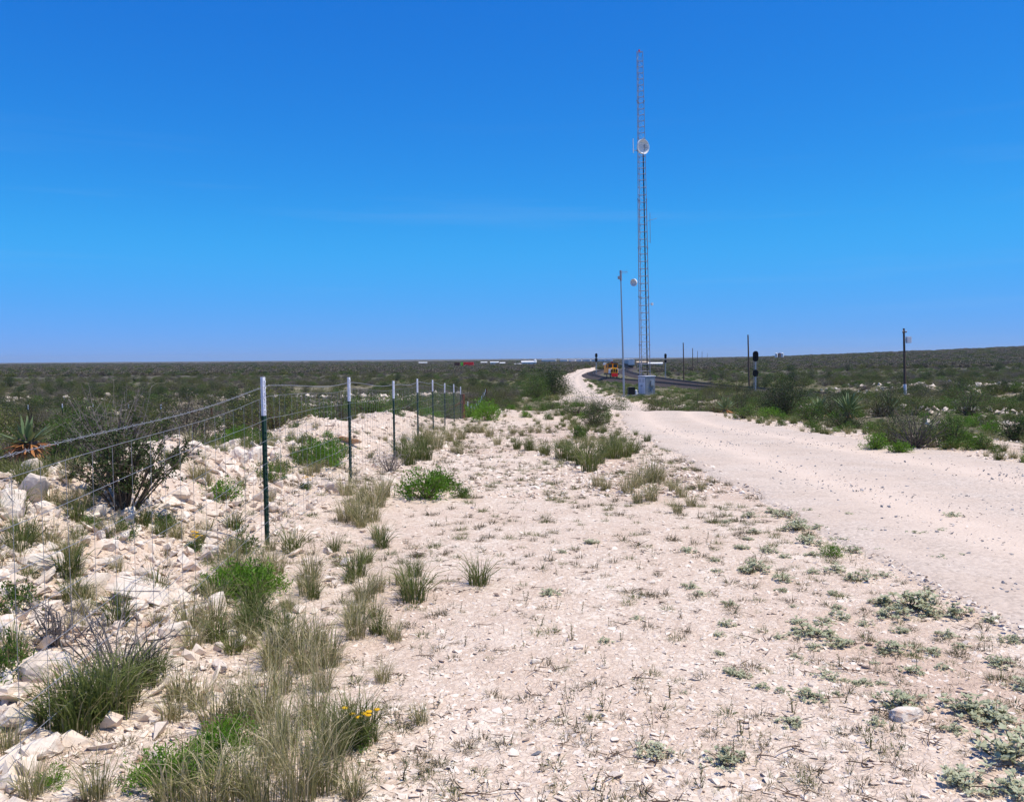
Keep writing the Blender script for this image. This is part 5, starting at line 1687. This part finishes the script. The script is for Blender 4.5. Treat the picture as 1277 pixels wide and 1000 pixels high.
# dry twigs and plant litter
r_ = np.random.default_rng(77)
TW = []
for q_ in range(4):
    n_ = 3
    A_ = r_.normal(size=(n_, 3)) * .01; A_[:, 2] = .004; B_ = r_.normal(size=(n_, 3)) * .05; B_[:, 2] = r_.uniform(.002, .02, n_)
    TW.append(poly_mesh('twig', *twig_quads(A_, B_, .0028, .0014, r_.normal(size=(n_, 3)) * np.array([.012, .012, .004]), r_), [M['wood']]))
x, y = view_sample(1000, 3.0, 20, 1.2)
rd = np.abs(x - road_x(y)) - road_w(y)
k = (x > -3.4) & (x < 3.4) & (rd > .05)
x, y = x[k], y[k]; s = rng.uniform(.4, 1.3, len(x))
gn_scatter('plant_litter', np.stack([x, y, H(x, y) + .004], 1), rng.random(len(x)) * 6.28, np.stack([s, s, s], 1), rng.integers(0, 4, len(x)), TW, 'dry brown twigs littering the gravel strip', 'litter')
# grass tufts on the grassy strips and verges
x, y = view_sample(9000, 4.5, 60, 1.0)
rd = np.abs(x - road_x(y)) - road_w(y)
left = np.exp(-((x + 1.8) / .65) ** 2) * (y > 5) * (y < 42) * np.where(y < 13, .30, .65)
strip = np.exp(-((x - 1.7 - .02 * y) / 1.3) ** 2) * smooth(13, 17, y) * (y < 46) * smooth(.42, .6, fbm(x * .45, y * .25, 121))
verge = ((x > 7) & (rd > .1) & (rd < 4)) * .75 * smooth(11, 14, y)
mound = np.exp(-((x - 1.6) / 2.8) ** 2 - ((y - 37.5) / 5.5) ** 2) * 1.0
bank = (x < -2.6) * (y < 40) * (.12 + .3 * smooth(.5, .65, fbm(x * .5, y * .5, 123)))
p = np.maximum.reduce([left * smooth(.38, .6, fbm(x * .5, y * .3, 125)), strip, verge, mound, bank])
k = (rng.random(len(x)) < p) & (rd > .1) & (x > -16) & (x < 26)
x, y = x[k], y[k]
s = rng.uniform(.45, 1.05, len(x))
GA = GR[:4] + GG[:3]
scatter('grass_tuft', GA, x, y, s, rng.integers(0, len(GA), len(x)), lambda a, b, c: fit('low' if c < .7 else 'bushy', 'straw grass tuft ' + place_words(a, b)),
        'grass', 'grass tufts', 'olive and straw grass covering the verges and the mound', 280)
# low growth over the ground round the tower, the dip and the tracks
n = 5200
y = 45 * (330 / 45) ** rng.random(n); x = (-.15 + .75 * rng.random(n)) * y
rd = np.abs(x - road_x(y)) - road_w(y); dr = np.minimum(poly_dist(x, y, SIDING), poly_dist(x, y, MAIN))
k = (rd > .3) & (dr > 4.2) & (np.hypot(x - TX + .6, y - TY + 2) > 3.2)
x, y = x[k], y[k]
LW = GG[:2] + GR[:1] + FG[:2]
s = rng.uniform(1.0, 2.4, len(x)) * np.interp(y, [45, 300], [1, 1.6])
gn_scatter('low_growth', np.stack([x, y, H(x, y) - .03], 1), rng.random(len(x)) * 6.28, np.stack([s * 1.3, s * 1.3, s * .8], 1), rng.integers(0, len(LW), len(x)), LW,
           'low green growth round the tower, dip and tracks', 'grass')
# forbs through verge and scrub edge
x, y = view_sample(1300, 6, 60, 1.1)
rd = np.abs(x - road_x(y)) - road_w(y)
k = (rd > .3) & (((x > 7) & (y > 12)) | ((x < -2.7) & (y > 15) & (rng.random(len(x)) < .5)) | ((y > 34) & (x > -2) & (x < 5) & (y < 46)))
x, y = x[k], y[k]
s = rng.uniform(.5, 1.6, len(x))
FA = FG + FB[:2]
scatter('forb', FA, x, y, s, rng.integers(0, len(FA), len(x)), lambda a, b, c: '%s green forb %s' % ('low' if c < 1 else 'bushy', place_words(a, b)),
        'plant', 'green forbs', 'green forbs growing through the verge and scrub', 200)
# the scrub itself
def scrub_points(n, y0, y1, pw):
    x, y = view_sample(n, y0, y1, pw, 1.15)
    rd = np.abs(x - road_x(y)) - road_w(y)
    dr = np.minimum(poly_dist(x, y, SIDING), poly_dist(x, y, MAIN))
    dense = smooth(.30, .58, fbm(x * .07, y * .07, 131)) * .8 + .2
    k = (rd > 1.6) & (dr > 6.5) & (rng.random(len(x)) < dense)
    k &= ~((y < 47) & (x > -7.5) & (x < road_x(y)))
    k &= ~((x > 0) & (y < 44) & (rd < 2.6))
    k &= ~((y < 60) & (rng.random(len(x)) < .45))
    k &= ~((y < 170) & (rng.random(len(x)) < np.where(x > 0, .45, .25)))
    q = x / y
    k &= ~((q > .25) & (q < .355) & (y < 47)) & ~((q > .005) & (q < .078) & (y > 55) & (y < 112))
    k &= np.hypot(x - TX + 1, y - TY + 3) > 6
    # keep sight lines along the far road, the machine and tracks open
    ux = x / y
    k &= ~((ux > .035) & (ux < .20) & (y > 75) & (y < 210) & (rng.random(len(x)) < .25))
    return x[k], y[k]
x1, y1 = scrub_points(2600, 13, 60, 1.0)
x2, y2 = scrub_points(12000, 60, 320, 1.05)
x = np.concatenate([x1, x2]); y = np.concatenate([y1, y2])
s = rng.uniform(.35, 1.0, len(x)) ** 1.3 * np.interp(y, [13, 60, 320], [.95, 1.25, 1.5])
ux = x / y
s = np.where((x > 0) & (y < 90), s * .74, s)
s = np.where((ux > .03) & (ux < .22) & (y > 60) & (y < 220), s * .42, s)
yel = fbm(x * .03, y * .03, 141)
wsel = np.where(rng.random(len(x)) < .42, rng.integers(4, 6, len(x)), np.where(rng.random(len(x)) < .20, 6, np.where(yel > .5, rng.choice([0, 1, 7], len(x)), rng.choice([2, 3, 0, 7], len(x)))))
KIND = ['olive rounded', 'olive spreading', 'dark green rounded', 'dark green upright', 'grey brown twiggy', 'grey brown wiry', 'fresh green', 'olive low']
idx_lab = {}
def scrub_label(a, b, c):
    return None
z = H(x, y) - .03
vis = (np.abs(x) < .585 * y)
score = np.where(vis, s / y, 0)
order = np.argsort(-score)[:300]
hz = rng.uniform(.75, 1.1, len(x))
for i in order:
    o = link('bush', BU[wsel[i]], None, (x[i], y[i], z[i]), rng.random() * 6.28, (s[i], s[i], s[i] * hz[i]))
    tag(o, fit('large' if s[i] > .85 else 'small' if s[i] < .45 else 'medium', KIND[wsel[i]] + ' bush ' + place_words(x[i], y[i])), 'bush', 'scrub bushes')
rest = np.ones(len(x), bool); rest[order] = False
gn_scatter('scrub', np.stack([x, y, z], 1)[rest], rng.random(rest.sum()) * 6.28, np.stack([s, s, s * hz], 1)[rest], wsel[rest], BU, 'dense mixed desert scrub covering the plain', 'scrub')
x3, y3 = scrub_points(42000, 320, 2600, 1.25)
s = rng.uniform(.7, 1.6, len(x3)) * np.interp(y3, [320, 900, 2600], [1.0, 1.7, 3.0])
gn_scatter('far_scrub', np.stack([x3, y3, H(x3, y3) - .1], 1), rng.random(len(x3)) * 6.28, np.stack([s * 1.3, s * 1.3, s * np.interp(y3, [320, 900, 2600], [.9, .65, .4])], 1),
           rng.integers(0, len(BF), len(x3)), BF, 'far off scrub that reads as one dark mass to the horizon', 'scrub')

# ------------------------------------------------------------------ the air
hz_ = MB().box((0, 4500, 17.5), (16400, 9250, 67)).mesh('haze', M['dish'])
hz_.materials.clear()
hm = bpy.data.materials.new('haze_air'); hm.use_nodes = True
hn = hm.node_tree.nodes; hn.clear()
pv = hn.new('ShaderNodeVolumePrincipled'); ho = hn.new('ShaderNodeOutputMaterial')
pv.inputs['Color'].default_value = (.80, .88, 1.0, 1)
pv.inputs['Density'].default_value = .00007
pv.inputs['Anisotropy'].default_value = .2
hm.node_tree.links.new(pv.outputs[0], ho.inputs['Volume'])
hz_.materials.append(hm)
haze = link('haze', hz_)
tag(haze, 'thin bluish air over the plain', 'haze', kind='stuff')
